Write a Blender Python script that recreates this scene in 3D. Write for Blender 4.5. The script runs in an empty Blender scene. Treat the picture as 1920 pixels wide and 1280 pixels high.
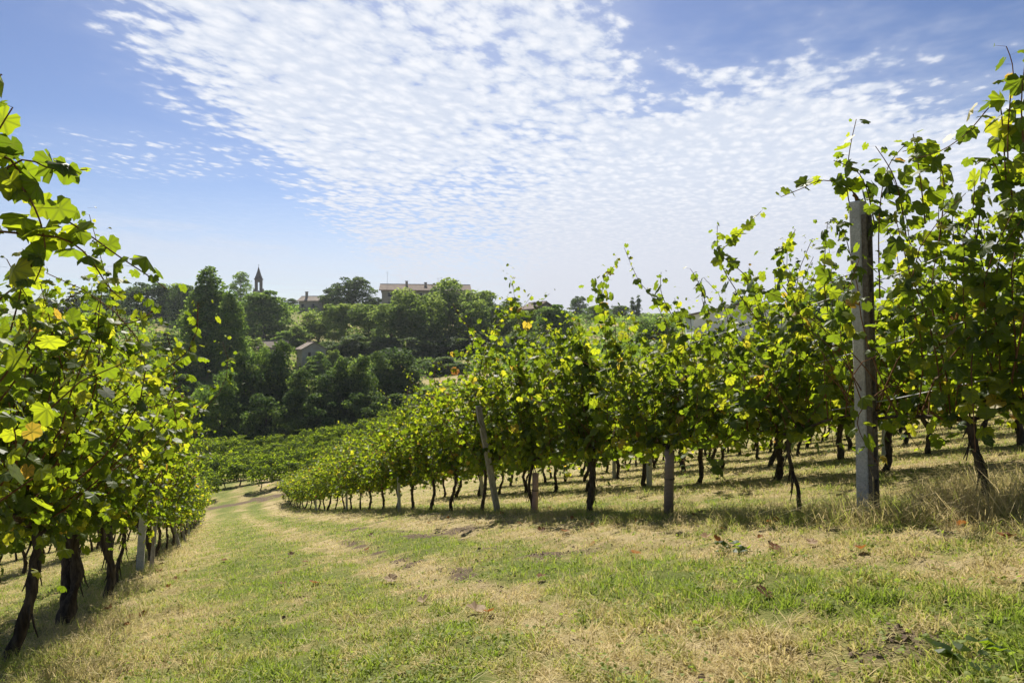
import bpy, bmesh, math, random
import numpy as np
from mathutils import Vector

R = math.radians
random.seed(11)
sc = bpy.context.scene
COL = sc.collection

# ------------------------------------------------------------------ camera
F = 1280.0                      # focal length in photo pixels (24 mm on 36 mm, 1920 px wide)
cam = bpy.data.cameras.new('camera')
cam.lens = 24.0
cam.sensor_width = 36.0
cam.clip_end = 5000
cam.clip_start = 0.05
cam_o = bpy.data.objects.new('camera', cam)
COL.objects.link(cam_o)
cam_o.location = (0, 0, 0)      # eye level is z = 0, the ground lies below it
cam_o.rotation_euler = (R(90), 0, 0)
sc.camera = cam_o

# ------------------------------------------------------------------ light
SUN_AZ, SUN_EL = -9.0, 48.0     # degrees; azimuth from +Y towards +X
sun = bpy.data.lights.new('sun', 'SUN')
sun.energy = 5.0
sun.angle = R(0.5)
sun.color = (1.0, 0.94, 0.84)
sun_o = bpy.data.objects.new('sun', sun)
COL.objects.link(sun_o)
_sd = Vector((math.sin(R(SUN_AZ)) * math.cos(R(SUN_EL)), math.cos(R(SUN_AZ)) * math.cos(R(SUN_EL)), math.sin(R(SUN_EL))))
sun_o.rotation_euler = _sd.to_track_quat('Z', 'Y').to_euler()
sun_o.location = (0, 0, 60)

vs = sc.view_settings
vs.view_transform = 'Standard'
vs.look = 'None'
vs.exposure = 0.88
vs.gamma = 1.0
try:
    vs.use_curve_mapping = False
except Exception:
    pass
cy = sc.cycles
cy.max_bounces = 7
cy.diffuse_bounces = 2
cy.glossy_bounces = 2
cy.transmission_bounces = 3
cy.transparent_max_bounces = 8
cy.sample_clamp_indirect = 8
cy.use_denoising = True

# ------------------------------------------------------------------ world
world = bpy.data.worlds.new('World')
sc.world = world
world.use_nodes = True


class Nodes:
    def __init__(s, tree):
        s.t = tree
        s.t.nodes.clear()

    def n(s, typ, **kw):
        nd = s.t.nodes.new(typ)
        for k, v in kw.items():
            setattr(nd, k, v)
        return nd

    def put(s, sock, v):
        if hasattr(v, 'is_linked') or isinstance(v, bpy.types.NodeSocket):
            s.t.links.new(v, sock)
        elif v is not None:
            sock.default_value = v

    def m(s, op, a, b=None, c=None, clamp=False):
        nd = s.n('ShaderNodeMath', operation=op)
        nd.use_clamp = clamp
        s.put(nd.inputs[0], a)
        if b is not None:
            s.put(nd.inputs[1], b)
        if c is not None:
            s.put(nd.inputs[2], c)
        return nd.outputs[0]

    def smooth(s, x, a, b):
        nd = s.n('ShaderNodeMapRange', interpolation_type='SMOOTHSTEP')
        s.put(nd.inputs['Value'], x)
        nd.inputs['From Min'].default_value = a
        nd.inputs['From Max'].default_value = b
        return nd.outputs[0]

    def xyz(s, x, y, z=0.0):
        nd = s.n('ShaderNodeCombineXYZ')
        s.put(nd.inputs[0], x)
        s.put(nd.inputs[1], y)
        s.put(nd.inputs[2], z)
        return nd.outputs[0]

    def noise(s, vec, scale, detail=4.0, rough=0.55, dist=0.0):
        nd = s.n('ShaderNodeTexNoise')
        if vec is not None:
            s.put(nd.inputs['Vector'], vec)
        nd.inputs['Scale'].default_value = scale
        nd.inputs['Detail'].default_value = detail
        nd.inputs['Roughness'].default_value = rough
        nd.inputs['Distortion'].default_value = dist
        return nd.outputs[0]

    def mix(s, fac, a, b, blend='MIX'):
        nd = s.n('ShaderNodeMix', data_type='RGBA', blend_type=blend)
        s.put(nd.inputs[0], fac)
        s.put(nd.inputs[6], a)
        s.put(nd.inputs[7], b)
        return nd.outputs[2]

    def ramp(s, fac, stops, interp='LINEAR'):
        nd = s.n('ShaderNodeValToRGB')
        cr = nd.color_ramp
        cr.interpolation = interp
        while len(cr.elements) > 1:
            cr.elements.remove(cr.elements[-1])
        cr.elements[0].position = stops[0][0]
        cr.elements[0].color = (*stops[0][1], 1)
        for p, c in stops[1:]:
            e = cr.elements.new(p)
            e.color = (*c, 1)
        s.put(nd.inputs[0], fac)
        return nd.outputs[0]


SKY = 0.065
W = Nodes(world.node_tree)
sky = W.n('ShaderNodeTexSky', sky_type='NISHITA', sun_disc=False)
sky.sun_elevation = R(SUN_EL)
sky.sun_rotation = R(SUN_AZ)
sky.altitude = 200
sky.air_density = 1.0
sky.dust_density = 0.6
sky.ozone_density = 2.0
tc = W.n('ShaderNodeTexCoord')
sp = W.n('ShaderNodeSeparateXYZ')
W.put(sp.inputs[0], tc.outputs['Generated'])
dx, dy, dz = sp.outputs
zc = W.m('MAXIMUM', dz, 0.035)
u = W.m('DIVIDE', dx, zc)
v = W.m('DIVIDE', dy, zc)
pl = W.xyz(u, v)
n_big = W.m('SUBTRACT', W.noise(pl, 1.3, 3, 0.55), 0.5)
n_mid = W.m('SUBTRACT', W.noise(pl, 3.6, 3, 0.6), 0.5)
# left and upper borders of the cloud sheet
eL = W.m('ADD', W.m('ADD', u, 1.52), W.m('MULTIPLY', W.m('SUBTRACT', v, 2.2), 0.10))
eL = W.m('ADD', eL, W.m('MULTIPLY', n_mid, 0.8))
mL = W.smooth(eL, -0.1, 0.7)
vb = W.m('MULTIPLY', W.smooth(u, -0.6, 0.75), 2.6)
eT = W.m('ADD', W.m('SUBTRACT', v, vb), W.m('ADD', W.m('MULTIPLY', n_mid, 1.7), W.m('MULTIPLY', n_big, 1.2)))
mT = W.smooth(eT, -0.75, 0.95)
cover = W.m('MULTIPLY', mL, mT)
# wisps on the left
wx = W.m('DIVIDE', W.m('ADD', u, 2.0), 0.75)
wy = W.m('DIVIDE', W.m('SUBTRACT', v, 3.75), 0.75)
wr = W.m('ADD', W.m('MULTIPLY', wx, wx), W.m('MULTIPLY', wy, wy))
wis = W.m('MULTIPLY', W.smooth(wr, 1.3, 0.1), 0.42)
cover = W.m('MAXIMUM', cover, wis)
gx = W.m('DIVIDE', W.m('ADD', u, 0.75), 0.75)
gy = W.m('DIVIDE', W.m('SUBTRACT', v, 3.1), 1.3)
core = W.smooth(W.m('ADD', W.m('MULTIPLY', gx, gx), W.m('MULTIPLY', gy, gy)), 1.3, 0.0)
right = W.smooth(u, -0.5, 1.3)
# cells (small altocumulus ripples), two directions
rot = W.n('ShaderNodeVectorRotate', rotation_type='Z_AXIS')
W.put(rot.inputs['Vector'], pl)
rot.inputs['Angle'].default_value = R(-66)
mp = W.n('ShaderNodeMapping')
W.put(mp.inputs['Vector'], rot.outputs[0])
mp.inputs['Scale'].default_value = (0.80, 1.18, 1)
cell = W.noise(mp.outputs[0], 8.5, 7, 0.62, 0.3)
warp = W.n('ShaderNodeMix', data_type='VECTOR')
wn = W.n('ShaderNodeTexNoise')
W.put(wn.inputs['Vector'], mp.outputs[0])
wn.inputs['Scale'].default_value = 9.0
wn.inputs['Detail'].default_value = 3.0
warp.inputs[0].default_value = 0.09
W.put(warp.inputs[4], mp.outputs[0])
W.put(warp.inputs[5], wn.outputs[1])
vor = W.n('ShaderNodeTexVoronoi', feature='SMOOTH_F1')
W.put(vor.inputs['Vector'], warp.outputs[1])
vor.inputs['Scale'].default_value = 14.0
vor.inputs['Smoothness'].default_value = 0.35
puff = W.m('SUBTRACT', 0.92, vor.outputs['Distance'])
fine = W.noise(mp.outputs[0], 30.0, 6, 0.68, 0.2)
cc = W.m('ADD', W.m('MULTIPLY', cell, 0.50), W.m('ADD', W.m('MULTIPLY', fine, 0.24), W.m('MULTIPLY', puff, 0.28)))
dens = W.m('ADD', W.m('MULTIPLY', cover, 0.80), W.m('MULTIPLY', W.m('SUBTRACT', cc, 0.5), W.m('SUBTRACT', 3.2, W.m('MULTIPLY', right, 1.6))))
dens = W.m('ADD', dens, W.m('ADD', W.m('MULTIPLY', core, 0.42), W.m('MULTIPLY', W.m('MULTIPLY', right, cover), 0.50)))
dens = W.m('ADD', dens, W.m('ADD', W.m('MULTIPLY', n_big, 0.7), W.m('MULTIPLY', n_mid, 0.40)))
alpha = W.smooth(dens, 0.20, 0.95)
alpha = W.m('MULTIPLY', alpha, W.smooth(cover, 0.08, 0.45))
alpha = W.m('MULTIPLY', alpha, 0.94)
# thin veil under the clouds, and the pale band near the horizon
veil = W.m('MULTIPLY', cover, W.m('ADD', 0.24, W.m('MULTIPLY', right, 0.42)))
low = W.m('MULTIPLY', W.smooth(dz, 0.24, 0.02), W.m('ADD', 0.30, W.m('MULTIPLY', W.smooth(W.m('ADD', u, W.m('MULTIPLY', n_big, 6.0)), -7.0, -1.0), 0.58)))
lx = W.m('DIVIDE', W.m('ADD', u, 5.0), 3.6)
ly = W.m('DIVIDE', W.m('SUBTRACT', v, 8.6), 4.2)
soft = W.smooth(W.m('ADD', W.m('ADD', W.m('MULTIPLY', lx, lx), W.m('MULTIPLY', ly, ly)), W.m('MULTIPLY', n_big, 1.6)), 1.5, 0.1)
low = W.m('MAXIMUM', low, W.m('MULTIPLY', soft, 0.62))
alpha = W.m('MAXIMUM', alpha, W.m('MAXIMUM', veil, low))
gam = W.n('ShaderNodeGamma')
W.put(gam.inputs[0], sky.outputs[0])
gam.inputs[1].default_value = 1.3
skycol = W.mix(1.0, gam.outputs[0], (0.415, 0.405, 0.445, 1), 'MULTIPLY')
cloudcol = W.mix(W.smooth(cc, 0.40, 0.66), (5.9, 6.4, 7.4, 1), (8.0, 8.1, 8.4, 1))
cloudcol = W.mix(W.smooth(dz, 0.26, 0.05), cloudcol, (5.7, 5.85, 6.5, 1))
colr = W.mix(alpha, skycol, cloudcol)
bg = W.n('ShaderNodeBackground')
W.put(bg.inputs[0], colr)
bg.inputs[1].default_value = SKY
wo = W.n('ShaderNodeOutputWorld')
W.t.links.new(bg.outputs[0], wo.inputs[0])


# ------------------------------------------------------------------ object helpers
def tag(o, label=None, cat=None, group=None, kind=None):
    if label:
        o['label'] = label
    if cat:
        o['category'] = cat
    if group:
        o['group'] = group
    if kind:
        o['kind'] = kind
    return o


def empty(name, loc, rz=0.0, scale=(1, 1, 1)):
    o = bpy.data.objects.new(name, None)
    COL.objects.link(o)
    o.location = loc
    o.rotation_euler = (0, 0, rz)
    o.scale = scale
    o.empty_display_size = 0.2
    return o


def link(name, me, parent=None, loc=None):
    o = bpy.data.objects.new(name, me)
    COL.objects.link(o)
    if parent is not None:
        o.parent = parent
    if loc is not None:
        o.location = loc
    return o


def copy_tree(src, parent=None):
    c = src.copy()
    COL.objects.link(c)
    c.parent = parent
    for ch in src.children:
        copy_tree(ch, c)
    return c


def mesh_np(name, V, T, mats, mat_idx=None, attrs=None, smooth=False):
    """V (n,3), T (m,3) triangles or (m,4) quads."""
    V = np.asarray(V, dtype=np.float32)
    T = np.asarray(T, dtype=np.int32)
    k = T.shape[1]
    me = bpy.data.meshes.new(name)
    me.vertices.add(len(V))
    me.vertices.foreach_set('co', V.ravel())
    me.loops.add(T.size)
    me.loops.foreach_set('vertex_index', T.ravel())
    me.polygons.add(len(T))
    me.polygons.foreach_set('loop_start', np.arange(0, T.size, k, dtype=np.int32))
    if mat_idx is not None:
        me.polygons.foreach_set('material_index', np.asarray(mat_idx, dtype=np.int32))
    me.polygons.foreach_set('use_smooth', np.full(len(T), bool(smooth)))
    for m in mats:
        me.materials.append(m)
    me.update(calc_edges=True)
    for nm, val in (attrs or {}).items():
        a = me.attributes.new(nm, 'FLOAT', 'POINT')
        a.data.foreach_set('value', np.asarray(val, dtype=np.float32))
    return me


class Geo:
    """collects triangles"""

    def __init__(s):
        s.V, s.T, s.M, s.n, s.A = [], [], [], 0, []

    def add(s, V, T, mi=0, tint=None):
        V = np.asarray(V, dtype=np.float64)
        T = np.asarray(T, dtype=np.int64)
        if T.shape[1] == 4:
            T = np.concatenate([T[:, [0, 1, 2]], T[:, [0, 2, 3]]])
        s.V.append(V)
        s.T.append(T + s.n)
        s.M.append(np.full(len(T), mi))
        s.A.append(np.zeros(len(V)) if tint is None else np.asarray(tint, dtype=float))
        s.n += len(V)

    def box(s, c, size, mi=0, rz=0.0, top=1.0):
        x, y, z = np.array(size) / 2
        P = np.array([[-x, -y, -z], [x, -y, -z], [x, y, -z], [-x, y, -z], [-x, -y, z], [x, -y, z], [x, y, z], [-x, y, z]])
        P[4:, :2] *= top
        ca, sa = math.cos(rz), math.sin(rz)
        P = np.stack([P[:, 0] * ca - P[:, 1] * sa, P[:, 0] * sa + P[:, 1] * ca, P[:, 2]], 1) + np.array(c)
        s.add(P, np.array([[0, 3, 2, 1], [4, 5, 6, 7], [0, 1, 5, 4], [1, 2, 6, 5], [2, 3, 7, 6], [3, 0, 4, 7]]), mi)

    def mesh(s, name, mats, smooth=False, attr=None):
        return mesh_np(name, np.concatenate(s.V), np.concatenate(s.T), mats, np.concatenate(s.M), {attr: np.concatenate(s.A)} if attr else None, smooth)


def tube(P, r, sides=6, bump=0.0, rg=None, cap=True):
    """tube along polyline P with radii r"""
    P = np.asarray(P, float)
    n = len(P)
    r = np.broadcast_to(np.asarray(r, float), (n,))
    t = np.gradient(P, axis=0)
    t /= np.linalg.norm(t, axis=1)[:, None] + 1e-9
    ref = np.array([1.0, 0.13, 0.07]) if abs(t[0, 2]) > 0.7 else np.array([0, 0, 1.0])
    a = np.cross(t, ref)
    a /= np.linalg.norm(a, axis=1)[:, None] + 1e-9
    b = np.cross(t, a)
    ang = np.linspace(0, 2 * math.pi, sides, endpoint=False)
    rr = r[:, None] * np.ones((1, sides))
    if bump and rg is not None:
        rr = rr * (1 + bump * rg.standard_normal((n, sides)) * 0.5 + bump * rg.standard_normal((1, sides)))
    V = P[:, None, :] + rr[:, :, None] * (np.cos(ang)[None, :, None] * a[:, None, :] + np.sin(ang)[None, :, None] * b[:, None, :])
    V = V.reshape(-1, 3)
    i = np.arange(n - 1)[:, None] * sides
    j = np.arange(sides)[None, :]
    k = (j + 1) % sides
    Q = np.stack([i + j, i + k, i + sides + k, i + sides + j], -1).reshape(-1, 4)
    T = np.concatenate([Q[:, [0, 1, 2]], Q[:, [0, 2, 3]]])
    if cap:
        V = np.concatenate([V, P[[0, -1]]])
        c0, c1 = len(V) - 2, len(V) - 1
        jj = np.arange(sides)
        T = np.concatenate([T, np.stack([np.full(sides, c0), (jj + 1) % sides, jj], 1),
                            np.stack([np.full(sides, c1), (n - 1) * sides + jj, (n - 1) * sides + (jj + 1) % sides], 1)])
    return V, T


def norm(a):
    return a / (np.linalg.norm(a, axis=-1, keepdims=True) + 1e-9)


# ------------------------------------------------------------------ value noise
def vnoise(x, y, seed=0):
    x = np.asarray(x, float)
    y = np.asarray(y, float)
    xi, yi = np.floor(x).astype(np.int64), np.floor(y).astype(np.int64)
    fx, fy = x - xi, y - yi
    fx = fx * fx * (3 - 2 * fx)
    fy = fy * fy * (3 - 2 * fy)

    def h(a, b):
        k = (a * 374761393 + b * 668265263 + seed * 974634777) & 0x7fffffff
        k = ((k ^ (k >> 13)) * 1274126177) & 0x7fffffff
        k = k ^ (k >> 16)
        return (k & 0xffff) / 65535.0
    return (h(xi, yi) * (1 - fx) + h(xi + 1, yi) * fx) * (1 - fy) + (h(xi, yi + 1) * (1 - fx) + h(xi + 1, yi + 1) * fx) * fy


def fbm(x, y, seed=0, o=3):
    s, a, t = 0, 1.0, 0
    for k in range(o):
        s = s + a * vnoise(np.asarray(x) * 2 ** k, np.asarray(y) * 2 ** k, seed + k * 17)
        t += a
        a *= 0.5
    return s / t


# ------------------------------------------------------------------ terrain
def pt(px, py, Y):
    return (( px - 960) / F * Y, Y, (640 - py) / F * Y)


def plane(X, Y):
    return -0.745 + 0.15 * X - 0.182 * Y


CT = []
for yy in (2, 5, 9, 14, 20, 27, 35):
    for xx in (-0.95, -0.6, -0.25, 0.1, 0.45, 0.8, 1.15):
        X = xx * yy
        CT.append((X, yy, plane(X, yy)))
CT += [(0, -3, -0.75), (-8, -3, -2.0), (8, -3, 0.3), (0, -20, -0.2), (-20, -20, -3), (20, -20, 3)]
CT += [pt(*a) for a in [
    (540, 943, 48), (390, 947, 48), (510, 914, 53), (330, 870, 68), (720, 808, 80), (370, 842, 86), (545, 836, 88), (450, 882, 68),
    (600, 868, 68), (300, 826, 95), (330, 752, 112), (395, 705, 130), (250, 640, 165), (230, 600, 225), (100, 592, 260),
    (485, 590, 330), (450, 640, 195), (590, 690, 150), (825, 720, 120), (760, 745, 108), (830, 690, 142), (830, 655, 172),
    (800, 582, 235), (960, 597, 235), (660, 585, 245), (590, 585, 245), (1100, 600, 250), (1390, 640, 118), (1550, 605, 200), (1900, 600, 200),
    (1100, 700, 100), (1000, 740, 78), (1300, 690, 80), (1800, 700, 70), (1500, 740, 50), (1900, 745, 42), (30, 700, 120), (100, 860, 70), (-200, 800, 80), (-300, 640, 200)]]
CT += [(-250, 420, 8), (0, 420, 12), (250, 420, 16), (-400, 600, -10), (0, 600, -12), (400, 600, -10), (420, 200, 25), (-420, 200, -4), (420, 0, 30), (-420, 0, -30)]
CT = np.array(CT)


def _tps_k(d2):
    d = np.sqrt(d2 + 9.0)
    return d            # multiquadric-like, smooth and well behaved


def _build_terrain():
    P = CT[:, :2]
    d2 = ((P[:, None] - P[None]) ** 2).sum(-1)
    n = len(P)
    A = np.zeros((n + 3, n + 3))
    A[:n, :n] = -_tps_k(d2)
    A[:n, n] = 1
    A[:n, n + 1:] = P
    A[n, :n] = 1
    A[n + 1:, :n] = P.T
    A[:n, :n] += np.eye(n) * 0.02
    b = np.concatenate([CT[:, 2], np.zeros(3)])
    return np.linalg.solve(A, b)


TW = _build_terrain()


def terrain(X, Y):
    X = np.atleast_1d(np.asarray(X, float))
    Y = np.atleast_1d(np.asarray(Y, float))
    out = np.empty(X.shape)
    P = CT[:, :2]
    n = len(P)
    fl, gl, ol = X.ravel(), Y.ravel(), out.reshape(-1)
    for s in range(0, len(fl), 20000):
        x, y = fl[s:s + 20000], gl[s:s + 20000]
        d2 = (x[:, None] - P[None, :, 0]) ** 2 + (y[:, None] - P[None, :, 1]) ** 2
        ol[s:s + 20000] = -(_tps_k(d2)) @ TW[:n] + TW[n] + TW[n + 1] * x + TW[n + 2] * y
    return out


ROW = np.array([-0.395, 0.919])       # direction of the near rows (downhill)
NRM = np.array([0.919, 0.395])        # across them, to the right


def rowp(X, Y):
    """distance left of the right-hand row; the left-hand row is at about 5.8"""
    return -((X - 2.75) * NRM[0] + (Y - 5.3) * NRM[1])


_SA, _SB = np.array(pt(395, 962, 47)[:2]), np.array(pt(540, 938, 51)[:2])


def micro(X, Y):
    p = rowp(X, Y)
    near = np.clip(1 - (Y - 20) / 25, 0, 1)
    z = 0.07 * (fbm(X * 0.9, Y * 0.9, 3) - 0.5) + 0.05 * (fbm(X * 3.5, Y * 3.5, 5) - 0.5)
    z = z + 0.05 * (fbm(X * 7.0, Y * 7.0, 15, 2) - 0.5) - 0.04
    z = z - 0.035 * np.exp(-((p - 3.1) / 0.22) ** 2) - 0.03 * np.exp(-((p - 1.75) / 0.2) ** 2)
    return z * near


def ground_z(X, Y):
    X = np.atleast_1d(np.asarray(X, float))
    Y = np.atleast_1d(np.asarray(Y, float))
    return terrain(X, Y) + micro(X, Y)


def gz(x, y):
    return float(ground_z(x, y)[0])


def hit(px, py, y0=1.5, y1=300):
    """where the sight line through a photo pixel meets the ground"""
    ys = np.geomspace(y0, y1, 600)
    xs = (px - 960) / F * ys
    g = ground_z(xs, ys)
    z = (640 - py) / F * ys
    k = np.argmax(g >= z)
    return xs[k], ys[k], g[k]


def bump_(p, c, w):
    return np.exp(-((p - c) / w) ** 2)


def ground_dry(X, Y):
    """0 = green grass, 1 = straw;  soil 0..1"""
    p = rowp(X, Y)
    n1 = fbm(X * 0.8, Y * 0.8, 21, 4)
    n2 = fbm(X * 3.0, Y * 3.0, 43, 3)
    dry = 0.27 + 0 * p
    dry = dry + 0.45 * bump_(p, 0.9, 0.75) + 0.48 * bump_(p, 3.1, 0.34) + 0.25 * bump_(p, 1.5, 0.3) + 0.42 * bump_(p, 5.5, 0.75) - 0.20 * bump_(p, 2.35, 0.33) - 0.12 * bump_(p, 4.2, 0.6)
    dry = np.where((p > -1) & (p < 7), dry, 0.62)
    n3 = fbm(X * 9.0, Y * 9.0, 61, 2)
    dry = dry + 0.65 * (n1 - 0.5) + 1.0 * (n2 - 0.5) + 1.0 * (n3 - 0.5)
    # soil patches
    streak = np.clip((fbm(X * 5, Y * 4, 78, 3) - 0.38) * 5, 0, 1) * 0.9 * bump_(p, 2.85, 0.16) * np.clip((Y - 4.2) / 1.0, 0, 1) * np.clip((13 - Y) / 3, 0, 1)
    s = np.clip((fbm(X * 1.6, Y * 2.4, 77, 3) - 0.60) * 7, 0, 1) * np.clip(bump_(p, 1.9, 0.9) * 1.2 + 0.25 * bump_(p, 3.6, 0.8), 0, 1) * 0.85
    d = np.stack([X, Y], -1)
    ab = _SB - _SA
    tt = np.clip(((d - _SA) @ ab) / (ab @ ab), 0, 1)
    ds = np.linalg.norm(d - (_SA + tt[..., None] * ab), axis=-1)
    s = np.maximum(s, streak)
    s = np.maximum(s, np.clip(1.15 - ds / 0.60 + (n2 - 0.5) * 1.8, 0, 1))
    s = np.where(Y > 62, 0, s)
    # pale meadow on the far slope is green-straw, the wooded slopes greener
    far = np.clip((Y - 60) / 20, 0, 1)
    dry = dry * (1 - far) + far * np.clip(0.40 + 1.2 * (fbm(X * 0.12, Y * 0.12, 5) - 0.5), 0, 1)
    mead = np.exp(-(((X + 12.0) / 9) ** 2 + ((Y - 120) / 9) ** 2))
    dry = dry + mead * 0.35
    return np.clip(dry, 0, 1), np.clip(s, 0, 1)


# ------------------------------------------------------------------ materials
def mat(name):
    m = bpy.data.materials.new(name)
    m.use_nodes = True
    return m, Nodes(m.node_tree)


def finish(N, shader, bump=None, bstr=0.3, bdist=0.02, prin=None):
    o = N.n('ShaderNodeOutputMaterial')
    N.t.links.new(shader, o.inputs[0])


def add_bump(N, h, strength, dist):
    b = N.n('ShaderNodeBump')
    b.inputs['Strength'].default_value = strength
    b.inputs['Distance'].default_value = dist
    N.put(b.inputs['Height'], h)
    return b.outputs[0]


def principled(N, colr, rough, spec=0.3, nrm=None):
    p = N.n('ShaderNodeBsdfPrincipled')
    N.put(p.inputs['Base Color'], colr)
    N.put(p.inputs['Roughness'], rough)
    p.inputs['Specular IOR Level'].default_value = spec
    if nrm is not None:
        N.put(p.inputs['Normal'], nrm)
    return p.outputs[0]


def leaf_mat(name, refl, trans, rough=0.42, spec=0.45, tfac=0.5, veins=False):
    m, N = mat(name)
    at = N.n('ShaderNodeAttribute', attribute_name='tint')
    f = at.outputs['Fac']
    rc, tc_ = N.ramp(f, refl), N.ramp(f, trans)
    if veins:
        vn = N.smooth(N.n('ShaderNodeAttribute', attribute_name='vein').outputs['Fac'], 0.62, 0.98)
        vn = N.m('MULTIPLY', vn, 0.55)
        rc = N.mix(vn, rc, (0.16, 0.19, 0.06, 1))
        tc_ = N.mix(vn, tc_, (0.14, 0.18, 0.02, 1))
    a = principled(N, rc, rough, spec)
    t = N.n('ShaderNodeBsdfTranslucent')
    N.put(t.inputs[0], tc_)
    mx = N.n('ShaderNodeMixShader')
    mx.inputs[0].default_value = tfac
    N.t.links.new(a, mx.inputs[1])
    N.t.links.new(t.outputs[0], mx.inputs[2])
    finish(N, mx.outputs[0])
    return m


M_VINE = leaf_mat('vine_leaf',
                  [(0.0, (0.022, 0.045, 0.010)), (0.45, (0.042, 0.075, 0.014)), (0.72, (0.08, 0.115, 0.018)), (0.80, (0.30, 0.25, 0.04)), (0.90, (0.30, 0.19, 0.045)), (0.95, (0.16, 0.075, 0.035)), (1.0, (0.09, 0.045, 0.025))],
                  [(0.0, (0.10, 0.165, 0.008)), (0.45, (0.31, 0.42, 0.013)), (0.72, (0.60, 0.66, 0.02)), (0.80, (0.78, 0.62, 0.05)), (0.90, (0.68, 0.42, 0.05)), (0.95, (0.34, 0.14, 0.03)), (1.0, (0.16, 0.07, 0.03))],
                  rough=0.5, spec=0.28, tfac=0.55, veins=True)
M_VALLEY = leaf_mat('valley_vine_leaf', [(0.0, (0.040, 0.072, 0.016)), (0.6, (0.085, 0.130, 0.026)), (0.78, (0.15, 0.19, 0.04)), (1.0, (0.20, 0.16, 0.05))],
                    [(0.0, (0.10, 0.17, 0.010)), (0.6, (0.38, 0.52, 0.018)), (0.78, (0.60, 0.68, 0.025)), (1.0, (0.40, 0.30, 0.05))], rough=0.7, spec=0.12, tfac=0.5)
M_TREE = leaf_mat('broadleaf',
                  [(0.0, (0.068, 0.125, 0.027)), (0.5, (0.135, 0.215, 0.050)), (1.0, (0.247, 0.325, 0.080))],
                  [(0.0, (0.112, 0.203, 0.027)), (0.5, (0.247, 0.383, 0.050)), (1.0, (0.473, 0.607, 0.090))], rough=0.75, spec=0.12, tfac=0.45)
M_LOCUST = leaf_mat('pale_broadleaf',
                    [(0.0, (0.077, 0.129, 0.032)), (0.5, (0.145, 0.209, 0.057)), (1.0, (0.241, 0.298, 0.097))],
                    [(0.0, (0.161, 0.258, 0.040)), (0.5, (0.306, 0.419, 0.064)), (1.0, (0.467, 0.564, 0.113))], rough=0.75, spec=0.12, tfac=0.45)
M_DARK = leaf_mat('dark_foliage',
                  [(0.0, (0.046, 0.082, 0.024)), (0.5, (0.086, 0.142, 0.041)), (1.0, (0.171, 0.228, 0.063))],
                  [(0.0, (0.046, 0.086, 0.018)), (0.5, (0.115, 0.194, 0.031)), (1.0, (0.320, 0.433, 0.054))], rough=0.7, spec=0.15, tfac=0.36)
M_DRYBUSH = leaf_mat('dry_bush', [(0.0, (0.20, 0.15, 0.08)), (1.0, (0.34, 0.27, 0.14))], [(0.0, (0.25, 0.18, 0.08)), (1.0, (0.36, 0.28, 0.13))], rough=0.8, spec=0.1)
M_REDBUSH = leaf_mat('red_bush', [(0.0, (0.10, 0.035, 0.03)), (1.0, (0.20, 0.09, 0.06))], [(0.0, (0.15, 0.05, 0.03)), (1.0, (0.22, 0.09, 0.05))], rough=0.7, spec=0.1)
M_FALLEN = leaf_mat('fallen_leaf', [(0.0, (0.09, 0.05, 0.03)), (0.5, (0.26, 0.12, 0.045)), (1.0, (0.42, 0.32, 0.21))], [(0.0, (0.10, 0.05, 0.02)), (0.5, (0.36, 0.14, 0.03)), (1.0, (0.36, 0.26, 0.13))], rough=0.7, spec=0.2, tfac=0.4)
M_GRASS = leaf_mat('grass_blade',
                   [(0.0, (0.15, 0.195, 0.036)), (0.35, (0.25, 0.275, 0.062)), (0.6, (0.38, 0.33, 0.115)), (1.0, (0.56, 0.46, 0.24))],
                   [(0.0, (0.30, 0.42, 0.04)), (0.35, (0.44, 0.50, 0.08)), (0.6, (0.56, 0.49, 0.16)), (1.0, (0.68, 0.55, 0.29))], rough=0.6, spec=0.22, tfac=0.45)


def bark_mat(name, c0, c1, scale=14, rough=0.9):
    m, N = mat(name)
    t = N.n('ShaderNodeTexCoord')
    mp = N.n('ShaderNodeMapping')
    N.put(mp.inputs['Vector'], t.outputs['Object'])
    mp.inputs['Scale'].default_value = (1, 1, 0.22)
    h = N.noise(mp.outputs[0], scale * 2, 5, 0.65)
    h2 = N.noise(t.outputs['Object'], scale * 0.5, 3, 0.5)
    c = N.mix(N.smooth(h, 0.35, 0.7), (*c0, 1), (*c1, 1))
    c = N.mix(N.m('MULTIPLY', h2, 0.5), c, (c0[0] * 0.6, c0[1] * 0.6, c0[2] * 0.6, 1))
    finish(N, principled(N, c, rough, 0.15, add_bump(N, h, 0.9, 0.012)))
    return m


M_BARK = bark_mat('vine_bark', (0.045, 0.032, 0.022), (0.15, 0.115, 0.08))
M_CANE = bark_mat('vine_cane', (0.16, 0.075, 0.035), (0.26, 0.15, 0.07), 30)
M_TRUNK = bark_mat('tree_bark', (0.05, 0.04, 0.03), (0.14, 0.12, 0.095), 3)


def rough_mat(name, c0, c1, scale, rough=0.85, bstr=0.5, bdist=0.004, spots=None):
    m, N = mat(name)
    t = N.n('ShaderNodeTexCoord')
    h = N.noise(t.outputs['Object'], scale, 6, 0.65)
    h2 = N.noise(t.outputs['Object'], scale * 0.13, 3, 0.6)
    c = N.mix(N.smooth(h, 0.3, 0.7), (*c0, 1), (*c1, 1))
    c = N.mix(N.m('MULTIPLY', N.smooth(h2, 0.45, 0.7), 0.5), c, (c0[0] * 0.7, c0[1] * 0.7, c0[2] * 0.65, 1))
    if spots:
        sp_ = N.noise(t.outputs['Object'], spots[0], 2, 0.5)
        c = N.mix(N.smooth(sp_, spots[1], spots[1] + 0.04), c, (*spots[2], 1))
    finish(N, principled(N, c, rough, 0.2, add_bump(N, h, bstr, bdist)))
    return m


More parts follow.
